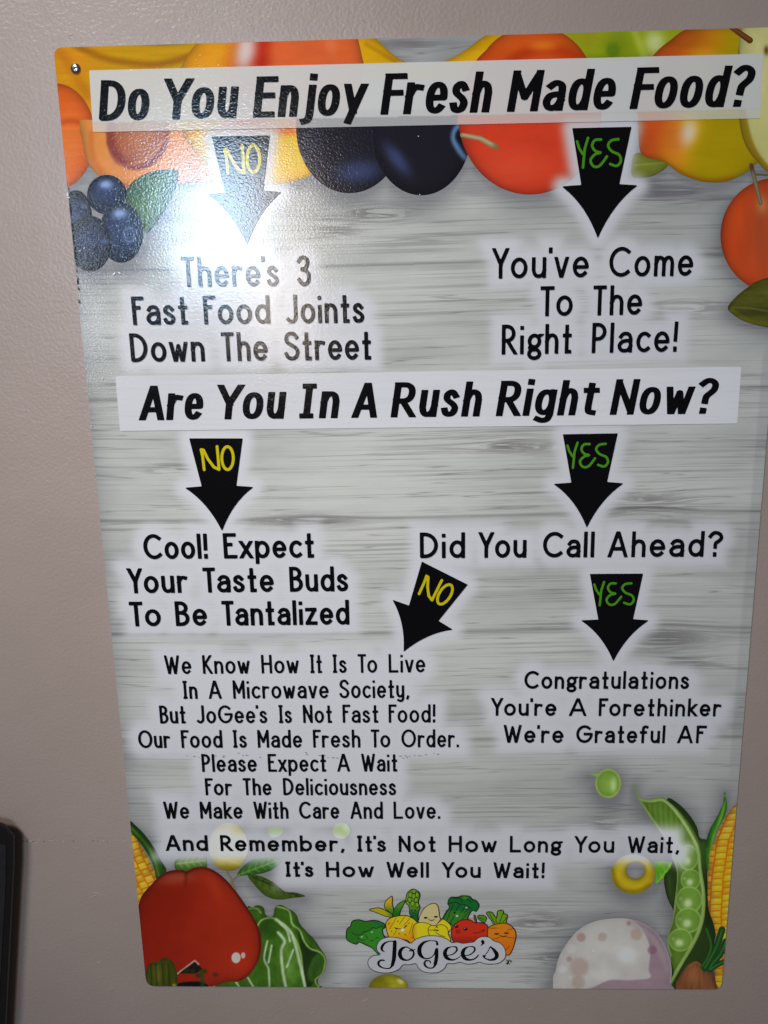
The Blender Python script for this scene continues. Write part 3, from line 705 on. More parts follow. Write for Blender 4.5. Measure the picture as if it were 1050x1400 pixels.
# lettuce
RIBS = [q5(P) for P in ([(905, 912), (880, 800), (855, 700), (830, 650), (770, 600)], [(815, 912), (800, 830), (795, 740), (810, 700), (780, 660)], [(835, 700), (820, 650), (790, 620)], [(820, 820), (850, 740)],
                         [(740, 912), (735, 830), (715, 780), (730, 700)], [(735, 800), (750, 720)], [(665, 912), (640, 870)], [(600, 912), (585, 890)])]
def f(X, Y):
    p = Paint(X, Y, (52, 88, 18)).glow(*q5([(720, 640)])[0], 16, 16, (34, 62, 14), .8).glow(*q5([(830, 800)])[0], 12, 40, (104, 140, 60), .6)
    p.shape(q5([(870, 640), (900, 700), (960, 750), (975, 800), (950, 850), (940, 900), (905, 912), (890, 800)]), (22, 40, 12), .9, 2).shape(q5([(960, 760), (985, 800), (970, 850), (940, 890), (915, 860), (930, 800)]), (52, 86, 26), .8, 2)
    p.line(smooth(q5([(680, 640), (700, 605), (745, 592), (790, 610), (835, 650), (880, 740), (895, 850), (905, 912)]), 5, False), .9, (150, 176, 92), .8, 1.3)
    p.line(smooth(q5([(775, 540), (830, 560), (845, 620), (880, 650), (900, 700), (930, 735), (975, 752), (998, 790), (985, 850), (952, 880), (968, 912)]), 5, False), .9, (150, 180, 96), .9, 1.3)
    p.line(smooth(q5([(640, 552), (680, 548), (700, 570)]), 4, False), .8, (140, 166, 84), .7, 1.2)
    for k, r in enumerate(RIBS): p.line(smooth(r, 4, False), 1.9 if k < 2 else .9, (176, 190, 160), .85, 1.5)
    return p.mottle(5, 9, .35).c
art("lettuce", "green lettuce head with white ribs", sd_blob(q5([(636, 548), (660, 545), (682, 534), (712, 545), (722, 580), (755, 585), (765, 545), (790, 532), (830, 552), (862, 575), (880, 620), (915, 660), (945, 690), (975, 735), (1002, 780), (995, 840), (965, 875), (968, 905), (985, 925), (500, 925), (560, 860), (640, 800), (660, 700)]), 4), (295, 1234, 450, 1352), f, .9)
# red pepper
def f(X, Y):
    p = Paint(X, Y, (124, 24, 8)).mix((140, 34, 14), sst(190, 330, X)).glow(*q5([(290, 410)])[0], 34, 10, (160, 76, 54), .8, -8).glow(*q5([(480, 430)])[0], 10, 30, (152, 44, 20), .7, -25)
    p.line(smooth(q5([(150, 490), (200, 430), (262, 383), (330, 374), (356, 380), (390, 364), (440, 360), (500, 388), (560, 442), (620, 522), (680, 622), (698, 700), (688, 780), (648, 848), (600, 882)]), 4, False), 1.6, (96, 16, 10), .8, 3)
    p.line(q5([(355, 378), (350, 440)]), 1.2, (100, 20, 10), .6, 3).glow(*q5([(620, 800)])[0], 24, 30, (158, 38, 16), .7).glow(*q5([(250, 520)])[0], 40, 40, (116, 22, 6), .7)
    p.disc(*q5([(585, 777)])[0], 6.2, 7.4, (176, 166, 156), 1, 0, .12).disc(*q5([(618, 766)])[0], 2.8, 4.2, (168, 158, 150), 1, 0, .2)
    p.shape(q5([(315, 850), (395, 790), (430, 830), (400, 850)]), (22, 18, 12), 1, .8, False).line(q5([(312, 852), (394, 790), (412, 808)]), .7, (196, 160, 140), .9, 1.0)
    p.shape(q5([(310, 912), (330, 892), (420, 888), (450, 912)]), (14, 12, 8), 1, 1.2).line(q5([(425, 840), (430, 905)]), 2.6, (34, 60, 20), .9, 2.5)
    for c in ((355, 835), (385, 840), (440, 840), (490, 855), (410, 860)): p.glow(*q5([c])[0], 4, 3, (34, 44, 16), .9)
    return p.mottle(20, 20, .09).c
art("red_pepper", "glossy red pepper filling the lower left", sd_blob(q5([(130, 560), (148, 492), (200, 430), (260, 380), (330, 370), (355, 377), (390, 360), (440, 356), (500, 384), (560, 440), (620, 520), (682, 620), (702, 700), (692, 780), (652, 850), (600, 886), (545, 890), (480, 908), (440, 925), (160, 925), (120, 700)]), 5), (186, 1182, 360, 1352), f, .9)
def f(X, Y):
    p = Paint(X, Y, (62, 66, 14)).glow(216, 1330, 4, 18, (96, 92, 30), .7).glow(*q5([(300, 905)])[0], 3, 3, (190, 140, 20), .9)
    for x in (206, 213, 222, 230): p.line([(x, 1318), (x + 1.5, 1350)], .8, (34, 40, 8), .7, 1.5)
    return p.mottle(3, 26, .35).c
art("leaf", "dark green leaf stub in the lower left corner", sd_blob(q5([(172, 830), (190, 800), (225, 795), (245, 778), (280, 785), (300, 810), (312, 850), (300, 925), (160, 925)]), 4), (196, 1308, 246, 1352), f, .9)
# centre and bottom right
def f(X, Y): return Paint(X, Y, (142, 134, 24)).disc(519, 1356, 15, 20, (104, 96, 10), .7, 0, .3).glow(548, 1342, 6, 3.5, (206, 204, 120), .9, 30).mottle(8, 5, .12).c
art("lime", "yellow green lime cut by the lower edge under the logo", sd_ell(531, 1353, 27.5, 21), (500, 1328, 562, 1352), f, .9)
def f(X, Y):
    q = ell(X, Y, 831.5, 1071, 18, 20.5)
    p = Paint(X, Y, (166, 194, 100)).mix((116, 150, 56), sst(.92, .78, q)).glow(839, 1074, 5, 11, (176, 200, 130), .8)
    return p.mottle(8, 8, .12).c
art("pea", "round green pea with a short tail above the pod", lambda X, Y: np.minimum(sd_ell(831.5, 1071, 18, 20.5)(X, Y), sd_seg(X, Y, 806, 1058, 820, 1060, .8, 3.0)), (800, 1046, 854, 1096), f, .8)
def f(X, Y): return Paint(X, Y, (176, 152, 22)).glow(872, 1180, 20, 14, (202, 180, 70), .8).line(smooth([(838, 1190), (845, 1212), (866, 1219), (888, 1211)], 4, False), 2, (140, 116, 10), .7, 3).disc(868.7, 1190, 14, 14, (140, 116, 10), .6, 0, .2).mottle(9, 9, .12).c
art("olive_ring", "yellow olive ring beside the pea pod", lambda X, Y: np.maximum(sd_ell(865.6, 1195, 30, 27)(X, Y), -sd_ell(868.7, 1190, 12.3, 11.5)(X, Y)), (834, 1164, 898, 1224), f, .8)
art("leaf", "bright small leaf between olive ring and pod", sd_blob(q8([(210, 560), (250, 545), (310, 555), (330, 570), (280, 640), (225, 690), (205, 715), (222, 650)])), (892, 1174, 924, 1216), leafpaint((80, 146, 16), (130, 190, 60), (897, 1210), (918, 1180), 4, 5), .8)
def f(X, Y): return Paint(X, Y, (34, 52, 16)).line(q8([(300, 600), (315, 800)]), 3, (50, 78, 24), .7, 4).glow(*q8([(560, 900)])[0], 10, 30, (22, 36, 12), .8).glow(*q8([(520, 500)])[0], 10, 30, (56, 84, 30), .8).mottle(6, 20, .25).c
art("leaf", "dark green leaves behind the pea pod", sd_blob(q8([(290, 150), (360, 180), (430, 250), (480, 330), (500, 400), (560, 430), (545, 600), (560, 820), (590, 900), (600, 1010), (560, 1180), (520, 1250), (400, 1300), (340, 1380), (290, 1370), (330, 1100), (340, 900), (290, 780), (270, 650), (320, 560), (300, 300)]), 4), (905, 1088, 984, 1358), f, 1.0)
def f(X, Y):
    p = Paint(X, Y, (196, 146, 16)).mix((206, 136, 56), .7 * sst(1.0, 0, (X - 968) / 16)).mix((196, 150, 70), .5 * sst(1180, 1120, Y))
    cx = np.interp(Y, [1100, 1150, 1200, 1250, 1350], [1005, 985, 978, 975, 978])
    u = (X - cx) / 15.5 + 5.3; v = (Y - 1100) / 8.8 + .05 * (X - 980) / 8
    p = kern(p, u, v)
    return p.c
art("corn_cob", "tall corn cob at the lower right edge", sd_blob(q8([(728, 185), (690, 230), (640, 300), (600, 400), (565, 480), (552, 600), (548, 750), (556, 860), (590, 960), (610, 1100), (600, 1240), (600, 1370), (700, 1370), (760, 600), (770, 200)]), 4), (964, 1096, 1014, 1352), f, .8)
def f(X, Y): return Paint(X, Y, (44, 104, 22)).line(smooth(q8([(660, 130), (640, 250), (590, 380), (560, 520)]), 4, False), 1.2, (108, 160, 50), .8, 2).line(q8([(650, 150), (560, 340), (540, 450)]), 2, (26, 62, 16), .8, 3).mottle(5, 22, .2).c
art("corn_husk", "pointed green husk of the tall corn cob", sd_blob(q8([(657, 102), (672, 180), (662, 250), (620, 330), (590, 400), (562, 500), (552, 620), (540, 560), (540, 430), (560, 350), (610, 260), (645, 180)]), 4), (962, 1078, 998, 1196), f, .8)
def f(X, Y):
    p = Paint(X, Y, (110, 66, 38))
    th = np.arctan2(Y - 1270, X - 958)
    p.c = p.c * (.82 + .36 * vnoise(th * 22 + 40, Y / 40)[..., None])
    return p.glow(945, 1330, 12, 14, (150, 90, 50), .6).line(smooth(q8([(430, 1220), (480, 1190), (520, 1230), (560, 1240)]), 3, False), 1, (160, 110, 60), .6, 1.5).c
art("onion", "brown onion at the lower right corner", sd_blob(q8([(420, 1210), (470, 1185), (500, 1200), (540, 1240), (590, 1250), (600, 1320), (625, 1375), (630, 1400), (330, 1400), (360, 1300)]), 4), (925, 1312, 986, 1353), f, .8)
ON = [q8(P) for P in ([(540, 980), (570, 1080), (550, 1160), (510, 1220)], [(640, 985), (610, 1080), (570, 1160), (530, 1230)], [(665, 1060), (630, 1140), (580, 1200), (560, 1235)], [(650, 1190), (600, 1215), (565, 1240)])]
def f(X, Y):
    p = Paint(X, Y, (22, 62, 20))
    for P in ON: p.line(smooth(P, 4, False), .7, (58, 110, 44), .7, 1.4)
    return p.c
art("onion_leaves", "dark green leaves sprouting from the onion", lambda X, Y: np.minimum.reduce([polydist(smooth(P, 4, False), X, Y) - r for P, r in zip(ON, (2.2, 4.6, 4.4, 3.6))]), (956, 1262, 1000, 1332), f, .8)
# pea pod
PODO = q8([(80, 60), (95, 110), (125, 148), (190, 150), (260, 142), (300, 170), (360, 220), (420, 290), (470, 370), (500, 450), (512, 600), (535, 760), (530, 900), (500, 1010), (450, 1110), (400, 1190), (350, 1280), (300, 1370), (270, 1370), (330, 1270), (318, 1200), (310, 1150), (290, 1080), (300, 1000), (325, 920), (335, 820), (350, 700), (352, 620), (335, 560), (310, 480), (260, 380), (190, 290), (130, 190), (95, 140), (75, 80)])
PEAS = [(425, 525, 62, 80), (440, 665, 62, 66), (430, 795, 82, 85), (425, 925, 82, 78), (375, 1050, 74, 72)]
def f(X, Y):
    p = Paint(X, Y, (84, 112, 34)).glow(*q8([(260, 280)])[0], 26, 30, (92, 124, 44), .8)
    for x in range(160, 420, 34): p.line(q8([(x, 150 + (x - 160) * .4), (x + 10, 300 + (x - 160) * .5)]), .8, (64, 92, 26), .5, 2)
    for cx, cy, rx_, ry_ in PEAS:
        c = q8([(cx, cy)])[0]; a, b = rx_ / 4.6667, ry_ / 4.6667
        e = ell(X, Y, c[0], c[1], a, b)
        p.disc(*c, a, b, (100, 134, 48), 1, 0, .04).mix((140, 172, 84), .85 * np.exp(-((e - .97) / .055) ** 2)).glow(c[0] - a * .1, c[1] + b * .25, a * .36, b * .34, (180, 200, 150), .95).glow(c[0] - a * .65, c[1] - b * .1, a * .16, b * .14, (140, 166, 100), .8)
    p.line(smooth(q8([(78, 65), (95, 110), (125, 150), (190, 162), (262, 155), (320, 200), (390, 290), (450, 390), (488, 480), (500, 600), (522, 760), (516, 900), (485, 1010), (440, 1100), (390, 1185), (340, 1270), (290, 1350)]), 4, False), 2.3, (150, 178, 92), 1, 1.2)
    p.line(smooth(q8([(95, 130), (130, 185), (190, 275), (260, 372), (315, 470), (342, 560), (352, 640), (345, 740), (336, 850), (318, 940), (298, 1000), (292, 1080), (312, 1150)]), 4, False), 1.8, (144, 172, 88), 1, 1.2)
    p.line(smooth(q8([(262, 158), (320, 204), (390, 294), (450, 394), (488, 484), (500, 604), (520, 764)]), 4, False), .5, (170, 196, 112), .8, 1)
    return p.mottle(6, 10, .12).c
art("pea_pod", "open pea pod with five peas at the lower right", sd_blob(PODO, 3), (862, 1070, 968, 1355), f, .8)
# mushroom
MSH = q7([(96, 1110), (97, 1010), (120, 930), (175, 850), (225, 808), (290, 782), (380, 772), (450, 780), (510, 806), (562, 850), (600, 925), (618, 1000), (612, 1060), (590, 1110)])
def f(X, Y):
    p = Paint(X, Y, (158, 152, 146)).glow(*q7([(330, 900)])[0], 50, 36, (168, 164, 154), .8).glow(*q7([(420, 935)])[0], 15, 13, (190, 186, 178), .9).glow(*q7([(300, 1030)])[0], 30, 12, (176, 172, 164), .6)
    p.shape(q7([(400, 770), (470, 800), (520, 900), (515, 1000), (520, 1040), (430, 1050), (340, 1050), (270, 1080), (220, 1100), (230, 1130), (640, 1130), (640, 950), (560, 820)]), (126, 102, 110), .9, 1.4)
    p.line(smooth(q7([(430, 790), (500, 830), (560, 900), (600, 1000)]), 4, False), 3, (146, 128, 130), .5, 5)
    for x, y, r, c in ((212, 858, 20, (134, 100, 90)), (307, 856, 20, (148, 122, 112)), (158, 957, 13, (140, 108, 98)), (203, 992, 42, (144, 120, 108)), (460, 845, 26, (146, 122, 104)), (530, 915, 20, (106, 72, 82)), (200, 1060, 30, (142, 124, 110)),
                       (167, 910, 22, (172, 168, 164)), (126, 1000, 20, (176, 172, 168)), (390, 832, 18, (166, 162, 156)), (267, 918, 8, (176, 172, 168)), (163, 1038, 9, (170, 166, 160)), (568, 938, 10, (140, 118, 122)), (425, 795, 10, (130, 96, 90))):
        p.disc(*q7([(x, y)])[0], r / 3.281, r / 3.281, c, .62, 0, .3)
    p.line(smooth(MSH[1:13], 3, False), 1, (170, 160, 158), .6, 1.6)
    return p.mottle(14, 12, .08).c
art("mushroom", "pale spotted mushroom cap at the lower edge", sd_blob(MSH, 4), (757, 1252, 922, 1353), f, .9)

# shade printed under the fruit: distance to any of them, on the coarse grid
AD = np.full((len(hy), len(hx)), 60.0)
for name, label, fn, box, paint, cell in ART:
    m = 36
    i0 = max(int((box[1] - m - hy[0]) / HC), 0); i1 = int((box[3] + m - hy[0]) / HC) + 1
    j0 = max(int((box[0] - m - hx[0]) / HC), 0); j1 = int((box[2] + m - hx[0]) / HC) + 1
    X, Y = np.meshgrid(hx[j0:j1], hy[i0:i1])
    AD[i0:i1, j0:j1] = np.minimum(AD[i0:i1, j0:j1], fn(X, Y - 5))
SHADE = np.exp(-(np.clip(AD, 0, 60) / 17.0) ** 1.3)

def composite(X, Y):           # the printed picture, bottom to top, for the see-through banners
    p = np.broadcast_to(np.array([172, 175, 170.]), X.shape + (3,)).copy()
    for name, label, fn, box, paint, cell in ART:
        m = (X > box[0]) & (X < box[2]) & (Y > box[1]) & (Y < box[3])
        if not m.any(): continue
        x, y = X[m], Y[m]
        ins = fn(x, y) < 0
        if ins.any():
            idx = np.where(m)[0][ins]
            p[idx] = paint(x[ins], y[ins])
    return p
# ------------------------------------------------------------------ materials
def new_mat(name):
    m = bpy.data.materials.new(name); m.use_nodes = True
    n = m.node_tree.nodes; l = m.node_tree.links
    return m, n, l, n["Principled BSDF"]
def node(n, t, **kw):
    o = n.new(t)
    for k, v in kw.items(): setattr(o, k, v)
    return o
def ramp(n, stops):
    r = n.new("ShaderNodeValToRGB"); e = r.color_ramp.elements
    while len(e) < len(stops): e.new(.5)
    for el, (p, c) in zip(e, stops): el.position = p; el.color = (*c, 1) if len(c) == 3 else c
    return r
def film(n, l, b):             # the pebbled laminate over the whole print
    g = n.new("ShaderNodeNewGeometry")
    mp = n.new("ShaderNodeMapping"); mp.inputs['Scale'].default_value = (1, 1, 1.25); l.new(g.outputs['Position'], mp.inputs[0])
    a = n.new("ShaderNodeTexNoise"); a.inputs['Scale'].default_value = 520; a.inputs['Detail'].default_value = 1.0; a.inputs['Distortion'].default_value = .5
    l.new(mp.outputs[0], a.inputs['Vector'])
    bu = n.new("ShaderNodeBump"); bu.inputs['Strength'].default_value = 1.0; bu.inputs['Distance'].default_value = FILM
    l.new(a.outputs['Fac'], bu.inputs['Height']); l.new(bu.outputs[0], b.inputs['Normal'])
    b.inputs['Roughness'].default_value = .12
    b.inputs['IOR'].default_value = 1.5
FILM = 0.000076

def make_print():
    m, n, l, b = new_mat("laminated_print")
    a = n.new("ShaderNodeAttribute"); a.attribute_name = "ink"
    l.new(a.outputs['Color'], b.inputs['Base Color']); film(n, l, b)
    return m
M_PRINT = make_print()

def make_wood():
    m, n, l, b = new_mat("printed_grey_planks")
    at = n.new("ShaderNodeAttribute"); at.attribute_name = "grain"
    sh = n.new("ShaderNodeAttribute"); sh.attribute_name = "shade"
    ha = n.new("ShaderNodeAttribute"); ha.attribute_name = "halo"
    def noise(scale, sc, det, rough=.55, dist=0.0):
        mp = n.new("ShaderNodeMapping"); mp.inputs['Scale'].default_value = sc; l.new(at.outputs['Vector'], mp.inputs[0])
        t = n.new("ShaderNodeTexNoise"); t.inputs['Scale'].default_value = scale; t.inputs['Detail'].default_value = det
        t.inputs['Roughness'].default_value = rough; t.inputs['Distortion'].default_value = dist
        l.new(mp.outputs[0], t.inputs['Vector']); return t.outputs['Fac']
    def mixc(fac, a, c, mode='MIX'):
        x = n.new("ShaderNodeMix"); x.data_type = 'RGBA'; x.blend_type = mode
        if hasattr(fac, 'is_output'): l.new(fac, x.inputs[0])
        else: x.inputs[0].default_value = fac
        for s, v in ((6, a), (7, c)):
            if hasattr(v, 'is_output'): l.new(v, x.inputs[s])
            else: x.inputs[s].default_value = (*v, 1)
        return x.outputs[2]
    def rmp(v, *st):
        r = ramp(n, st); l.new(v, r.inputs[0]); return r.outputs[0]
    def math_(op, a, c):
        x = n.new("ShaderNodeMath"); x.operation = op
        for i, v in enumerate((a, c)):
            if hasattr(v, 'is_output'): l.new(v, x.inputs[i])
            else: x.inputs[i].default_value = v
        return x.outputs[0]
    K = lambda *c: tuple(lin(c) / .78)
    base = rmp(noise(1.0, (.35, 2.2, 1), 4), (.30, K(163, 163, 159)), (.5, K(181, 181, 176)), (.72, K(194, 193, 188)))
    fine = rmp(noise(1.0, (.28, 44, 1), 4, .55, .0), (.36, (1, 1, 1)), (.49, (.0, .0, .0)))
    dens = rmp(noise(1.0, (.5, 1.6, 3), 3), (.40, (.12, .12, .12)), (.62, (.8, .8, .8)))
    sz = n.new("ShaderNodeSeparateXYZ"); l.new(at.outputs['Vector'], sz.inputs[0])
    wn = n.new("ShaderNodeTexWhiteNoise"); wn.noise_dimensions = '1D'; l.new(sz.outputs['Z'], wn.inputs['W'])
    tone = rmp(wn.outputs['Value'], (.0, (.86, .845, .84)), (.5, (.97, .97, .955)), (1.0, (1.05, 1.06, 1.045)))
    base = mixc(1.0, base, tone, 'MULTIPLY')
    col = mixc(math_('MULTIPLY', math_('MULTIPLY', fine, dens), .8), base, K(134, 131, 130))
    kn = n.new("ShaderNodeAttribute"); kn.attribute_name = "knot"
    wavy = rmp(noise(1.0, (.9, 30, 5), 4, .6, 1.2), (.47, (1, 1, 1)), (.56, (0, 0, 0)))
    col = mixc(math_('MULTIPLY', math_('MULTIPLY', wavy, kn.outputs['Fac']), .75), col, K(104, 98, 98))
    thin = rmp(noise(1.0, (.16, 13, 7), 3, .5, .0), (.487, (0, 0, 0)), (.5, (1, 1, 1)), (.513, (0, 0, 0)))
    col = mixc(math_('MULTIPLY', thin, .55), col, K(104, 98, 98))
    rough = rmp(noise(1.0, (.8, 28, 11), 5, .65, .1), (.66, (0, 0, 0)), (.76, (1, 1, 1)))
    col = mixc(math_('MULTIPLY', rough, .5), col, K(112, 102, 104))
    # seams between planks
    sx = n.new("ShaderNodeSeparateXYZ"); l.new(at.outputs['Vector'], sx.inputs[0])
    fr = math_('FRACT', math_('MULTIPLY', sx.outputs['Y'], 1.0), 0.0)
    seam = rmp(fr, (.0, (1, 1, 1)), (.012, (.8, .8, .8)), (.03, (0, 0, 0)), (.97, (0, 0, 0)), (.995, (.5, .5, .5)))
    col = mixc(math_('MULTIPLY', seam, .55), col, K(96, 92, 94))
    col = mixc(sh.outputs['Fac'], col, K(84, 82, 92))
    ha2 = math_('MULTIPLY', ha.outputs['Fac'], .97)
    col = mixc(ha2, col, K(*HWHITE))
    l.new(col, b.inputs['Base Color']); film(n, l, b)
    return m
M_WOOD = make_wood()

def simple(name, rgb, rough=.5, metal=0.0, spec=None):
    m, n, l, b = new_mat(name)
    g = n.new("ShaderNodeNewGeometry"); t = n.new("ShaderNodeTexNoise"); t.inputs['Scale'].default_value = 90; t.inputs['Detail'].default_value = 5
    l.new(g.outputs['Position'], t.inputs['Vector'])
    r = ramp(n, [(.3, tuple(np.array(rgb) * .82)), (.7, tuple(np.minimum(np.array(rgb) * 1.12, 1)))]); l.new(t.outputs['Fac'], r.inputs[0])
    l.new(r.outputs[0], b.inputs['Base Color']); b.inputs['Roughness'].default_value = rough; b.inputs['Metallic'].default_value = metal
    return m
def make_wall():
    m, n, l, b = new_mat("taupe_wall_paint")
    g = n.new("ShaderNodeNewGeometry")
    def noise(s, d, r=.5):
        t = n.new("ShaderNodeTexNoise"); t.inputs['Scale'].default_value = s; t.inputs['Detail'].default_value = d; t.inputs['Roughness'].default_value = r
        l.new(g.outputs['Position'], t.inputs['Vector']); return t.outputs['Fac']
    r = ramp(n, [(.3, (.384, .300, .258)), (.7, (.416, .327, .284))]); l.new(noise(7, 5), r.inputs[0]); l.new(r.outputs[0], b.inputs['Base Color'])
    b.inputs['Roughness'].default_value = .33
    a1 = noise(330, 2); a2 = noise(12, 3)
    b2 = n.new("ShaderNodeBump"); b2.inputs['Distance'].default_value = .003; b2.inputs['Strength'].default_value = .5; l.new(a2, b2.inputs['Height'])
    b1 = n.new("ShaderNodeBump"); b1.inputs['Distance'].default_value = .0005; b1.inputs['Strength'].default_value = .8; l.new(a1, b1.inputs['Height']); l.new(b2.outputs[0], b1.inputs['Normal'])
    l.new(b1.outputs[0], b.inputs['Normal'])
    return m
M_WALL = make_wall()
M_METAL = simple("zinc_screw", (.55, .54, .52), .22, 1.0)
M_EDGE = simple("aluminium_edge", (.62, .62, .62), .35, .6)
M_DENT = simple("dark_joint", (.10, .085, .08), .8)
M_CHIP = simple("bare_white_chip", (.80, .82, .86), .35)
M_BLACK = simple("black_lacquer", (.010, .009, .009), .16)
M_SLOT = simple("screw_slot_shade", (.03, .03, .03), .6)

def poly_prism(name, outline, z0, z1, mat, parent=None, rel=True, bevel=0.0):
    """a solid slab: outline in photo px on the wall side, from depth z0 to z1"""
    import bmesh
    bm = bmesh.new()
    P = unproject(outline[:, 0], outline[:, 1], z1)
    F = P.copy(); F[:, 2] = z1; Bk = P.copy(); Bk[:, 2] = z0
    off = ROOTW if rel else 0
    vf = [bm.verts.new(v) for v in w3(F) - off]; vb = [bm.verts.new(v) for v in w3(Bk) - off]
    bm.faces.new(vf); bm.faces.new(vb[::-1])
    for i in range(len(vf)):
        j = (i + 1) % len(vf); bm.faces.new((vf[i], vb[i], vb[j], vf[j]))
    bmesh.ops.recalc_face_normals(bm, faces=bm.faces)
    if bevel: bmesh.ops.bevel(bm, geom=list(bm.edges), offset=bevel, segments=2, affect='EDGES', profile=.6)
    me = bpy.data.meshes.new(name); bm.to_mesh(me); bm.free(); me.materials.append(mat)
    o = bpy.data.objects.new(name, me); COL.objects.link(o)
    if parent is not None: o.parent = parent
    return o

# ------------------------------------------------------------------ the wall
def quad_obj(name, P, mat, parent=None, rel=False, off=None):
    me = bpy.data.meshes.new(name); V = w3(np.array(P, float)) - (ROOTW if rel else 0) - (off if off is not None else 0)
    me.from_pydata([tuple(v) for v in V], [], [tuple(range(len(V)))]); me.update(); me.materials.append(mat)
    o = bpy.data.objects.new(name, me); COL.objects.link(o)
    if parent is not None: o.parent = parent
    return o
wall = tag(quad_obj("wall", [(-2.2, -1.0, 0), (2.8, -1.0, 0), (2.8, 1.9, 0), (-2.2, 1.9, 0)], M_WALL), kind='structure')

rng = np.random.default_rng(3)
def nick(x, y, L, w, ang, mat, name, parent=wall, depth=0.00025):
    """a small ridge or chip with its own thickness"""
    c = unproject(x, y, 0.0)
    a = math.radians(ang); n = 8; k = np.linspace(0, 2 * math.pi, n, endpoint=False)
    r = 1 + rng.uniform(-.35, .35, n)
    px_ = np.cos(k) * L * r; py_ = np.sin(k) * w * r
    X = c[0] + px_ * math.cos(a) - py_ * math.sin(a); Y = c[1] + px_ * math.sin(a) + py_ * math.cos(a)
    V = [(u, v, 0.0) for u, v in zip(X, Y)] + [(c[0], c[1], depth)]
    V = w3(np.array(V)); F = [(i, (i + 1) % n, n) for i in range(n)]
    me = bpy.data.meshes.new(name); me.from_pydata([tuple(v) for v in V], [], F); me.update(); me.materials.append(mat)
    for p in me.polygons: p.use_smooth = True
    o = bpy.data.objects.new(name, me); COL.objects.link(o); o.parent = parent
    return o
for x, y, L, w, a, z in ((465, 1366, .0045, .0013, 5, .0007), (499, 1368, .006, .0010, 38, .0009), (725, 1380, .003, .0012, 20, .0007), (427, 1386, .0055, .0012, 50, .0009), (134, 1316, .0035, .0006, -8, .0006),
                         (132, 1222, .009, .0012, -10, .0007), (128, 1225, .006, .0007, 15, .0006), (152, 1352, .004, .003, 0, .0006), (343, 36, .003, .001, -40, .0006), (377, 26, .004, .0008, -35, .0006), (497, 28, .004, .0007, -30, .0006), (97, 47, .0025, .0010, 20, .0006), (152, 47, .0014, .0010, 0, .0005)):
    nick(x, y, L, w, a, M_WALL, "paint_dent", depth=z)
# the ragged joint in the wall left of the sign
for k in range(40):
    x = 28 + 145 * (k / 39) + rng.uniform(-2, 2); y = 1150 + rng.normal(0, 1.0) - (x - 28) * .004
    if rng.random() < .25: continue
    nick(x, y, rng.uniform(.0006, .0022), rng.uniform(.0002, .0005), rng.uniform(-14, 14), M_DENT if rng.random() < .35 else M_WALL, "joint_crumb", depth=.0006)

# ------------------------------------------------------------------ the sign
sign = bpy.data.objects.new("flow_chart_sign", None); COL.objects.link(sign); sign.location = Vector(ROOTW); sign.empty_display_size = .1
tag(sign, "glossy rectangular metal sign with printed arrows, questions and fruit screwed to the taupe wall", "sign")
OUTD = densify(OUT, 30)
poly_prism("board", OUTD, 0.0022, 0.0039, M_EDGE, sign)
PLANK = 0.112
KNOTS = [(520, 292, 46, 17, 9), (460, 315, 30, 10, -6), (905, 262, 60, 20, 7), (930, 420, 50, 14, 6), (885, 690, 60, 26, -10), (420, 712, 60, 12, 8), (905, 872, 60, 24, 12), (940, 905, 40, 10, -6), (830, 1130, 60, 16, -9), (735, 1262, 46, 20, 9), (760, 1310, 30, 16, 7), (440, 575, 60, 12, 5), (700, 610, 70, 14, 6), (250, 640, 60, 10, -5), (560, 60, 50, 10, 5)]
def bg_attrs(x, y):
    P = unproject(x, y, 0.004)
    dy = np.zeros_like(x)
    kt = np.zeros_like(x)
    for kx, ky, a, b, amt in KNOTS: kt = np.maximum(kt, np.exp(-(((x - kx) / (a * 1.1)) ** 2 + ((y - ky) / (b * .9)) ** 2)))
    for kx, ky, a, b, amt in KNOTS: dy += amt * .0005 * np.exp(-(((x - kx) / a) ** 2 + ((y - ky) / b) ** 2)) * np.sign(y - ky + .01) * np.minimum(1, np.abs(y - ky) / 3)
    g = np.stack([P[:, 0] / .065, (P[:, 1] + dy + .0015 * np.sin(P[:, 0] * 9)) / PLANK + .42, np.floor((P[:, 1] + dy) / PLANK + .42) * 3.7 + .5], -1)
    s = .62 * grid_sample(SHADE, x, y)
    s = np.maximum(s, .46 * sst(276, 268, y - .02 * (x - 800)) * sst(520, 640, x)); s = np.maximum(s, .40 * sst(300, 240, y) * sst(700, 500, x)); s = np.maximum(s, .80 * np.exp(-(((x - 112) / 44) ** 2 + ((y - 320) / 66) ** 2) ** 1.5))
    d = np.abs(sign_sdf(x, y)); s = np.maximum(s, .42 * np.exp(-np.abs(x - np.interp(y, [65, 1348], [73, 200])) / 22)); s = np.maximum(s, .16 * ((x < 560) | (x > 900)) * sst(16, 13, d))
    return {'grain': ('FLOAT_VECTOR', g), 'shade': ('FLOAT', np.clip(s, 0, .9)), 'halo': ('FLOAT', halo(x, y)), 'knot': ('FLOAT', kt)}
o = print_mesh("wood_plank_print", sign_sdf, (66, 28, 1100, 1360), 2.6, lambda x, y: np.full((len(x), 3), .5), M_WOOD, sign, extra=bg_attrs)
o['label'] = "pale grey wood plank picture behind the writing"

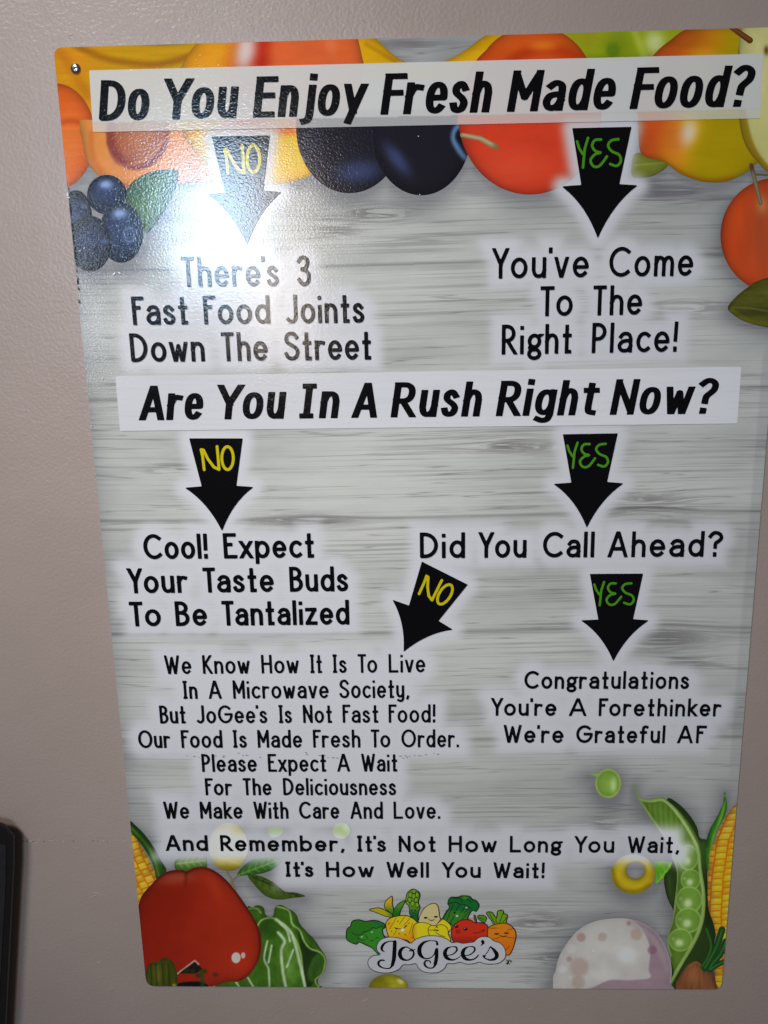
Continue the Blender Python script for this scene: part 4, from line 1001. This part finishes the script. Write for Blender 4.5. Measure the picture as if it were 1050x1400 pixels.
def inked(paint, fn, rim, hmax=.93):
    def g(x, y):
        c = paint(x, y); c = c * (1 - rim * np.exp(np.minimum(fn(x, y), 0) / 6.0))[:, None]; h = (hmax * halo(x, y))[:, None]
        c = c * (1 - h) + np.array(HWHITE, float) * h
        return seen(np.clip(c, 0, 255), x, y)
    return g
for name, label, fn, box, paint, cell in ART:
    o = print_mesh(name, inset(fn, .2), box, cell, inked(paint, fn, .08 if name == 'mushroom' else (.30 if (box[2] - box[0]) > 45 else .12)), M_PRINT, sign)
    if o is not None: o['label'] = label

# banners
B1 = np.array([(121.8, 96.2), (1043.3, 73.4), (1039, 161.8), (127.2, 180.6)])
B2 = np.array([(157.7, 514.2), (1013.6, 501.4), (1008, 579), (164.1, 589.3)])
def banner_paint1(x, y):
    under = composite(x, y); hh = (.93 * halo(x, y))[:, None]; under = under * (1 - hh) + np.array(HWHITE, float) * hh
    yb = 180.6 + (161.8 - 180.6) * (x - 127) / 912
    k = np.where(yb - y > 12.5, .96, .78)[:, None]
    white = np.array([204, 202, 198.]) - 10 * np.clip((x - 300) / 700, 0, 1)[:, None]
    c = under * (1 - k) + white * k
    e = sst(1.6, .4, np.abs(yb - y - 12.5))[:, None] * .12
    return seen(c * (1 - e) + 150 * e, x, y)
def banner_paint2(x, y):
    n = fbm(x / 60, y / 2.2, 3)[:, None]
    return seen(np.array([200, 199, 201.]) - 9 * (n > .62) * .25 - 3 * n, x, y)
o = print_mesh("banner", sd_poly(B1), (118, 68, 1048, 185), 1.5, banner_paint1, M_PRINT, sign); o['label'] = "see-through white banner under the top question"
o = print_mesh("banner", sd_poly(B2), (154, 496, 1018, 594), 1.8, banner_paint2, M_PRINT, sign); o['label'] = "see-through white banner under the rush question"

# arrows with their words
BLACKINK = np.array([.0022, .0016, .0026])
def flat(c): return lambda x, y: np.tile(np.asarray(c, float), (len(x), 1))
for P, word, label in ARROWS:
    a = np.array(P)
    ar = print_mesh("arrow", arrow_sdf(P), (*(a.min(0) - 2), *(a.max(0) + 2)), .8, flat(BLACKINK), M_PRINT, sign); ar['label'] = label
    segs = arrow_text(P, word)
    ink = (.62, .52, .004) if word == "NO" else (.075, .30, .010)
    t = print_mesh("lettering", seg_sdf(segs), seg_box(segs), .6, flat(ink), M_PRINT, ar)
    t['label'] = ("yellow hand-drawn word NO" if word == "NO" else "green hand-drawn word YES")

# lettering, one film per line
def line_mesh(words, cell, name, label, ink=BLACKINK, ky=1.0):
    parts = []
    n0 = 0; V, Lp, Tt = [], [], []
    dep = next_depth()
    for w, segs in words:
        x0, y0, x1, y1 = seg_box(segs); y0 /= ky; y1 /= ky
        gx = np.arange(x0 - cell, x1 + 2 * cell, cell); gy = np.arange(y0 - cell, y1 + 2 * cell, cell)
        D = np.full((len(gy), len(gx)), 99.0)
        for s in segs:          # each stroke only where it can reach
            r = s[4] * 1.5 + 2
            i0 = max(int(((min(s[1], s[3]) - r) / ky - gy[0]) / cell), 0); i1 = int(((max(s[1], s[3]) + r) / ky - gy[0]) / cell) + 2
            j0 = max(int((min(s[0], s[2]) - r - gx[0]) / cell), 0); j1 = int((max(s[0], s[2]) + r - gx[0]) / cell) + 2
            X, Y = np.meshgrid(gx[j0:j1], gy[i0:i1])
            D[i0:i1, j0:j1] = np.minimum(D[i0:i1, j0:j1], sd_seg(X, Y * ky, *s))
        x, y, lo, to = contour(D, gx[0], gy[0], cell)
        V.append(unproject(x, y, dep)); Lp.append(lo + n0); Tt.append(to); n0 += len(x)
    V = np.concatenate(V)
    o = mesh_obj(name, w3(V) - ROOTW, np.concatenate(Lp), np.concatenate(Tt), M_PRINT, sign, {'ink': ('FLOAT_COLOR', np.tile(ink, (len(V), 1)))})
    o['label'] = label
    return o
for text, words in TEXT: line_mesh(words, .7 if words[0][1][0][4] < 2.5 else .85, "lettering", "black lettering reading " + text)
for text, words in HEAD: line_mesh(words, .8, "lettering", "bold slanted black lettering reading " + text, ky=KY)

# ------------------------------------------------------------------ the logo
def g1(P): return zz(465, 1205, 8.077, P)
def g2(P): return zz(580, 1205, 8.077, P)
def g3(P): return zz(495, 1270, 5.0, P)
def g6(P): return zz(440, 1180, 3.5, P)
logo = bpy.data.objects.new("logo", None); COL.objects.link(logo); logo.parent = sign; logo['label'] = "shop logo of smiling cartoon vegetables above white script plate"
def toon(name, P, paint, w=.95, label=None, n=5, cell=.5):
    fn = sd_blob(P, n); a = np.array(P)
    def c(x, y):
        p = Paint(x, y, (60, 120, 30)); paint(p)
        p.mix((10, 9, 10), sst(-w - .2, -w + .35, fn(x, y)))
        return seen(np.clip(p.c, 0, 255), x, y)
    o = print_mesh(name, lambda X, Y: fn(X, Y) - .15, (*(a.min(0) - 2), *(a.max(0) + 2)), cell, c, M_PRINT, logo)
    if label: o['label'] = label
K0 = (12, 11, 12)
def eyes(p, pts, r=(.9, 1.3)):
    for q in pts: p.disc(q[0], q[1], r[1], r[0], K0, 1, 0, .3)
def pp(p):
    p.c[:] = (36, 96, 22); p.mix((18, 92, 54), .7 * sst(505, 520, p.X) * sst(1270, 1262, p.Y))
    p.shape(g1([(215, 620), (300, 560), (380, 520), (470, 520), (490, 600), (500, 640), (440, 690), (420, 800), (380, 760), (280, 700), (215, 665)]), (44, 112, 28), 1, .6)
    for L in ([(130, 560), (170, 590), (230, 590), (260, 560)], [(260, 560), (330, 540), (360, 510), (400, 520), (440, 500), (480, 505)], [(190, 620), (240, 650), (280, 640)], [(280, 590), (310, 640)], [(330, 660), (370, 650)], [(390, 630), (420, 620)], [(215, 665), (300, 705), (360, 745)]):
        p.line(smooth(g1(L), 4, False), .28, K0, .9, .5)
    for q in g1([(240, 612), (352, 560)]): p.disc(*q, 1.3, 1.0, (190, 190, 190), 1, 0, .3).disc(q[0] + .3, q[1], .6, .6, K0, 1, 0, .3)
toon("broccoli", g1([(62, 600), (72, 530), (112, 490), (130, 440), (200, 420), (270, 438), (330, 432), (385, 428), (440, 442), (490, 470), (498, 510), (468, 535), (480, 590), (505, 640), (445, 700), (425, 800), (400, 790), (350, 740), (280, 705), (210, 675), (180, 697), (120, 680), (72, 645)]), pp, 1.1, "cartoon broccoli at the logo's left")
def pp(p): p.c[:] = (150, 140, 16); p.mix((40, 96, 20), sst(525, 545, p.X + .2 * (p.Y - 1245)))
toon("pineapple_leaf", g1([(318, 312), (420, 290), (500, 318), (575, 362), (582, 398), (500, 388), (400, 348)]), pp, .9)
def pp(p): p.c[:] = (180, 140, 20); p.mix((66, 110, 20), sst(1232, 1248, p.Y))
toon("pineapple_leaf", g1([(572, 162), (500, 218), (487, 290), (530, 330), (580, 365), (592, 310), (578, 250)]), pp, .9)
def pp(p): p.c[:] = (70, 120, 24); p.mix((22, 84, 20), sst(1235, 1252, p.Y))
toon("pineapple_leaf", g1([(720, 212), (640, 248), (590, 318), (576, 395), (645, 398), (672, 318)]), pp, .9)
def pp(p):
    p.c[:] = (92, 128, 30); p.mix((20, 78, 34), sst(1236, 1252, p.Y))
    for k, (x, y) in enumerate(((815, 105), (775, 150), (850, 150), (815, 165), (765, 205), (840, 205), (800, 245), (745, 245), (850, 260))):
        q = g1([(x, y)])[0]; e = ell(p.X, p.Y, q[0], q[1], 2.6, 3.9)
        p.mix(K0, .9 * np.exp(-((e - 1) / .12) ** 2)).mix((112, 146, 36), .6 * sst(.9, .6, e))
    eyes(p, g1([(790, 320), (830, 318)]), (.9, .9)); p.line(g1([(800, 350), (825, 350)]), .3, K0, .9, .5)
toon("asparagus", g1([(815, 83), (868, 115), (884, 160), (866, 230), (884, 290), (866, 340), (862, 400), (862, 470), (800, 410), (765, 360), (760, 285), (722, 230), (733, 140), (770, 98)]), pp, 1.0, "cartoon asparagus spear in the logo")
def pp(p):
    p.c[:] = (186, 160, 16); p.mix((196, 116, 20), .8 * sst(1262, 1285, p.Y + .3 * (p.X - 560))).glow(532, 1263, 4, 8, (190, 120, 24), .7)
    for L in ([(620, 400), (550, 525)], [(720, 385), (655, 470)], [(780, 400), (710, 480)], [(800, 460), (765, 580)], [(625, 540), (590, 595)]): p.line(g1(L), .25, (70, 50, 10), .8, .5)
    for q in g1([(540, 465), (638, 440), (760, 465), (568, 550), (650, 578), (718, 588), (795, 622)]): p.disc(*q, .9, .9, (80, 50, 10), .9, 0, .4)
    p.line(g1([(600, 512), (650, 525), (700, 520), (740, 485)]), .35, K0, 1, .5).disc(*g1([(690, 535)])[0], 2.4, 2.2, (200, 196, 190), 1, 0, .2)
    eyes(p, g1([(622, 522), (722, 494)]), (.9, 1.3))
toon("pineapple", g1([(503, 460), (540, 410), (600, 388), (700, 372), (780, 392), (855, 455), (830, 520), (860, 600), (785, 684), (740, 655), (650, 640), (560, 640), (515, 560)]), pp, 1.0, "yellow cartoon pineapple winking in the logo")
def pp(p):
    p.c[:] = (170, 156, 106); eyes(p, g6([(497, 262), (546, 257)]), (1.3, 2.5)); p.line(smooth(g6([(512, 270), (525, 275), (538, 270)]), 4, False), .35, K0, .9, .6)
toon("potato", g6([(460, 300), (468, 252), (493, 212), (532, 192), (556, 206), (566, 262), (584, 292), (560, 320), (470, 320)]), pp, .8, "pale cartoon potato in the middle of the logo")
def pp(p):
    p.c[:] = (16, 84, 34); p.mix((48, 104, 26), .9 * sst(1243, 1247, p.Y))
    for L in ([(275, 290), (215, 410)], [(320, 260), (250, 430)], [(330, 380), (290, 460)], [(390, 260), (350, 320)], [(440, 300), (400, 350)], [(480, 310), (440, 350)], [(500, 330), (400, 440)], [(260, 250), (340, 230), (390, 250), (450, 260), (520, 300)], [(330, 185), (400, 190), (420, 235)], [(480, 195), (520, 230)]): p.line(smooth(g2(L), 3, False), .32, K0, .9, .5)
    p.glow(*g2([(450, 180)])[0], 4, 2, (90, 120, 20), .8); eyes(p, g2([(335, 345)]), (1.3, 1.5)); p.disc(*g2([(362, 382)])[0], 1.8, 1.3, (170, 170, 170), .9, 0, .3).disc(*g2([(465, 290)])[0], 1.4, 1.0, (170, 170, 170), .9, 0, .3)
toon("broccoli", g2([(257, 250), (266, 200), (300, 172), (365, 172), (420, 155), (500, 163), (532, 195), (572, 210), (608, 265), (575, 333), (530, 325), (490, 385), (470, 430), (330, 500), (290, 470), (200, 425), (235, 340), (275, 285)]), pp, 1.1, "dark cartoon broccoli bunch at the logo's top right")
def pp(p):
    p.c[:] = (196, 168, 20); p.mix((176, 120, 16), .7 * sst(572, 566, p.X))
    for L in ([(555, 310), (540, 295), (520, 300), (508, 320), (520, 360)], [(545, 310), (555, 298), (575, 295), (600, 310), (605, 340)], [(510, 320), (560, 322)], [(545, 330), (565, 345), (590, 352)], [(540, 300), (575, 270)]): p.line(smooth(g6(L), 4, False), .35, (30, 22, 8), .9, .5)
    eyes(p, g6([(542, 320), (553, 322)]), (1.0, 1.2))
toon("squash", g6([(434, 322), (446, 290), (490, 283), (540, 298), (572, 267), (606, 284), (621, 312), (605, 335), (612, 375), (500, 375), (445, 368)]), pp, .8, "yellow cartoon squash slices in the middle of the logo")
def pp(p): p.c[:] = (96, 60, 24)
toon("tomato_stem", g2([(545, 375), (565, 380), (580, 445), (555, 440)]), pp, .5)
def pp(p): p.c[:] = (60, 116, 26); p.line(g2([(600, 400), (650, 420)]), .3, K0, .9, .5)
toon("tomato_leaf", g2([(585, 382), (640, 372), (688, 395), (668, 455), (610, 432)]), pp, .8)
def pp(p):
    p.c[:] = (168, 38, 18); p.mix((128, 26, 16), .8 * sst(1276, 1288, p.Y)); eyes(p, g2([(355, 498), (455, 528)]), (2.0, 2.6))
    for q in g2([(348, 490), (448, 520)]): p.disc(*q, .6, .6, (180, 170, 170), 1, 0, .4)
    e = ell(p.X, p.Y, *g2([(375, 555)])[0], 2.4, 2.0); p.mix((60, 10, 8), .9 * np.exp(-((e - 1) / .25) ** 2)); p.line(smooth(g2([(540, 570), (600, 568), (650, 545)]), 4, False), .3, (70, 14, 8), .9, .6).disc(*g2([(655, 540)])[0], 1.6, .9, K0, 1, 0, .4)
toon("tomato", g2([(296, 570), (308, 510), (360, 450), (430, 422), (510, 425), (560, 452), (640, 455), (692, 480), (712, 540), (700, 610), (600, 660), (550, 700), (430, 710), (340, 690), (303, 630)]), pp, 1.0, "red cartoon tomato in the logo")
def pp(p):
    p.c[:] = (90, 130, 22)
    for L in ([(715, 350), (780, 465)], [(810, 360), (790, 430), (800, 465)], [(870, 350), (830, 460)], [(905, 400), (870, 455)]): p.line(g2(L), .35, K0, .9, .5)
toon("carrot_top", g2([(683, 347), (745, 338), (792, 395), (810, 325), (870, 320), (882, 355), (918, 368), (914, 425), (890, 475), (780, 485), (735, 430)]), pp, 1.0)
def pp(p):
    p.c[:] = (196, 104, 16); p.mix((176, 84, 14), .7 * sst(1272, 1296, p.Y))
    for L in ([(730, 520), (800, 515)], [(920, 540), (1000, 515)], [(760, 640), (830, 620)], [(830, 600), (900, 612), (1000, 628)], [(900, 760), (940, 715)]): p.line(smooth(g2(L), 3, False), .3, (90, 40, 8), .9, .6)
    for q in g2([(800, 580), (908, 572)]): p.disc(*q, 3.4, 1.1, K0, .95, 0, .3)
    p.line(smooth(g2([(840, 600), (870, 612), (905, 600)]), 3, False), .4, K0, .9, .5)
toon("carrot", g2([(698, 540), (718, 500), (800, 468), (900, 460), (972, 498), (1014, 570), (1002, 680), (952, 802), (905, 814), (880, 780), (820, 740), (740, 690), (700, 640)]), pp, 1.0, "orange cartoon carrot at the logo's right")
PLATE = g3([(38, 235), (45, 205), (75, 182), (122, 174), (102, 150), (100, 110), (127, 72), (180, 55), (240, 58), (295, 78), (332, 96), (365, 70), (420, 50), (480, 44), (540, 52), (585, 70), (614, 92), (650, 89), (690, 97), (730, 92), (765, 86), (790, 62), (830, 50), (875, 58), (900, 80), (945, 95), (972, 125), (984, 165), (975, 205), (935, 235), (880, 243), (830, 238), (800, 229), (760, 240), (710, 241), (670, 230), (620, 240), (583, 240), (565, 270), (525, 297), (470, 303), (415, 292), (382, 265), (366, 240), (320, 247), (282, 247), (255, 275), (210, 296), (150, 303), (85, 290), (50, 265)])
def pp(p): p.c[:] = (158, 156, 158)
toon("script_plate", PLATE, pp, .85, "white cloud-shaped plate with thin black outline")
SCR = [  # (points, radii) of the brush letters, in the zoomed logo frame
 ([(224, 90), (222, 140), (218, 200), (208, 245)], [13, 14, 14, 12]), ([(212, 238), (190, 268), (150, 268), (118, 252), (112, 230), (130, 214), (152, 216)], [10, 5, 4, 7, 8, 6, 5]),
 ([(222, 84), (180, 86), (148, 104), (134, 130), (140, 148), (154, 156)], [4, 4, 8, 9, 6, 2]),
 ([(338, 142), (305, 124), (272, 136), (258, 168), (272, 202), (308, 214), (340, 198), (354, 168), (342, 140), (326, 150)], [4, 4, 10, 14, 11, 5, 6, 7, 4, 5]), ([(338, 152), (362, 140)], [4, 3]),
 ([(514, 104), (508, 86), (470, 80), (424, 92), (394, 128), (396, 172), (424, 200), (462, 200), (490, 178), (500, 150)], [9, 5, 3, 8, 14, 14, 6, 4, 4, 4]),
 ([(510, 142), (509, 195), (500, 240)], [12, 13, 12]), ([(504, 236), (486, 264), (452, 266), (428, 244), (434, 220), (460, 218), (468, 230)], [10, 5, 5, 8, 6, 4, 5]),
 ([(576, 182), (618, 174), (646, 150), (644, 126), (612, 122), (580, 136), (566, 166), (580, 198), (618, 212), (654, 200), (682, 176)], [3, 4, 6, 6, 3, 9, 14, 12, 6, 3, 3]),
 ([(696, 184), (738, 176), (768, 150), (766, 126), (734, 121), (702, 136), (688, 166), (702, 200), (740, 212), (776, 200), (796, 178)], [3, 4, 6, 6, 3, 9, 14, 12, 6, 5, 4]),
 ([(824, 86), (828, 96), (812, 116)], [11, 9, 2]),
 ([(876, 122), (858, 158), (832, 190), (840, 186), (830, 184)], [4, 3, 3, 6, 6]), ([(878, 121), (905, 148), (922, 180), (908, 204), (872, 212), (840, 200), (828, 188)], [4, 11, 14, 11, 6, 4, 4]),
]
segs = []
for pts, rad in SCR:
    q = smooth([(x, y, r) for (x, y), r in zip(pts, rad)], 5, False)
    for a, b in zip(q[:-1], q[1:]):
        (ax, ay), (bx, by) = g3([(a[0], a[1]), (b[0], b[1])]); segs.append((ax, ay, bx, by, max(a[2], 1) / 5, max(b[2], 1) / 5, False, False))
o = print_mesh("lettering", seg_sdf(segs), seg_box(segs), .5, flat(BLACKINK), M_PRINT, logo); o['label'] = "black brush script reading JoGee's"
segs = []
for P in ([(905, 870), (925, 880), (915, 920)], [(905, 910), (930, 890), (935, 870)], [(925, 900), (940, 915)], [(945, 875), (962, 882), (955, 895)]):
    q = g2(P)
    for a, b in zip(q[:-1], q[1:]): segs.append((*a, *b, .5, .5, False, False))
o = print_mesh("tiny_mark", seg_sdf(segs), seg_box(segs), .4, flat(BLACKINK), M_PRINT, logo)

# ------------------------------------------------------------------ worn spots, screw
def chip(x, y, L, w, ang):
    n = 9; k = np.linspace(0, 2 * math.pi, n, endpoint=False); r = 1 + rng.uniform(-.4, .4, n); a = math.radians(ang)
    X = x + np.cos(k) * L * r * math.cos(a) - np.sin(k) * w * r * math.sin(a); Y = y + np.cos(k) * L * r * math.sin(a) + np.sin(k) * w * r * math.cos(a)
    P = unproject(X, Y, .0040 + (layer[0] + 2) * .000012)
    return quad_obj("paint_chip", P, M_CHIP, sign, True)
for c in ((92.5, 266, 2.6, 1.4, 70), (94, 270, 2.0, 1.2, 20), (109, 343, 2.4, .8, -20), (115, 339, 1.3, .6, -40), (156, 374, 2.0, 1.0, -50), (163, 373, 2.2, 1.0, 35), (140, 517, 1.0, .7, 0), (132, 521, 1.0, .4, 0), (125, 582, 1.6, .9, 20), (334, 172, 1.0, .7, 0), (572, 186, .7, .6, 0), (574, 266, .8, .7, 0), (793, 1033, 1.0, .5, 0), (817, 1031, .8, .4, 0), (893, 1039, 1.3, .5, 20), (960, 1035, 1.0, .6, 0)):
    chip(*c)
NB = layer[0] + 3
for k in range(26):            # scraped black rim where the print has worn off the left edge
    t = rng.uniform(0, 1); y = 258 + 165 * t; x = 73 + (y - 65) * .099 + rng.uniform(.6, 1.6)
    P0 = [(x - .7, y - rng.uniform(1, 4)), (x + rng.uniform(.2, 1.0), y - rng.uniform(0, 3)), (x + rng.uniform(.2, 1.2), y + rng.uniform(0, 3)), (x - .5, y + rng.uniform(1, 4))]
    a = np.array(P0); P = unproject(a[:, 0], a[:, 1], .0040 + NB * .000012)
    quad_obj("worn_edge", P, M_DENT, sign, True)
for k in range(46):            # dotted crumbs of a crease across the lower third
    x = rng.uniform(250, 600); y = 1033 + 2.2 * math.sin(x / 14) + rng.normal(0, 1.2)
    if not (250 < x < 380 or 415 < x < 470 or 540 < x < 600): continue
    L, w = rng.uniform(.6, 2.2), .35
    a = np.array([(x - L, y - w), (x + L, y - w + .3), (x + L * .6, y + w), (x - L * .8, y + w)])
    quad_obj("crease_mark", unproject(a[:, 0], a[:, 1], .0040 + NB * .000012), M_DENT, sign, True)

import bmesh
def screw():
    c = unproject(103.5, 94, .0041)
    holder = None
    bm = bmesh.new(); R_ = .0044; prof = [(0, .0021), (.0018, .00205), (.0030, .0017), (.0039, .0010), (.0044, .0002), (.0044, -.0002)]
    rings = []
    for r, h in prof:
        if r == 0: rings.append([bm.verts.new(w3([c[0], c[1], c[2] + h]) - ROOTW)]); continue
        rings.append([bm.verts.new(w3([c[0] + r * math.cos(a), c[1] + r * math.sin(a), c[2] + h]) - ROOTW) for a in np.linspace(0, 2 * math.pi, 28, endpoint=False)])
    for a, b in zip(rings[:-1], rings[1:]):
        for i in range(28):
            j = (i + 1) % 28
            bm.faces.new((a[0], b[i], b[j]) if len(a) == 1 else (a[i], b[i], b[j], a[j]))
    bmesh.ops.recalc_face_normals(bm, faces=bm.faces)
    me = bpy.data.meshes.new("screw_head"); bm.to_mesh(me); bm.free(); me.materials.append(M_METAL)
    for p in me.polygons: p.use_smooth = True
    o = bpy.data.objects.new("screw_head", me); COL.objects.link(o); o.parent = sign; o['label'] = "small domed silver screw in the upper left corner"
    for a in (25, 115):
        d = np.array([math.cos(math.radians(a)), math.sin(math.radians(a))]); n2 = np.array([-d[1], d[0]])
        P = [[*(c[:2] + d * s * .0019 + n2 * t * .00035), c[2] + .00225 + (.00003 if a > 90 else 0)] for s, t in ((-1, -1), (1, -1), (1, 1), (-1, 1))]
        quad_obj("screw_slot", P, M_SLOT, o, True)
screw()

# ------------------------------------------------------------------ black upright thing leaning at the lower left
case = bpy.data.objects.new("black_panel", None); COL.objects.link(case); case.location = Vector(ROOTW)
tag(case, "glossy black framed panel leaning at the photo's lower left edge", "panel")
DZ = .018
fr = np.array([(-190, 1098), (-4, 1126), (3, 1129), (18, 1145), (18, 1184), (6, 1420), (5, 1520), (-190, 1520)], float)
poly_prism("frame", fr, .0135, DZ, M_BLACK, case, True, .0012)
inner = np.array([(-190, 1130), (-6, 1152), (8, 1156), (8, 1204), (-4, 1420), (-8, 1505), (-190, 1505)], float)
poly_prism("inner_panel", inner, DZ - .002, DZ + .0008, simple("dark_glass", (.022, .021, .023), .1), case, True, .0004)
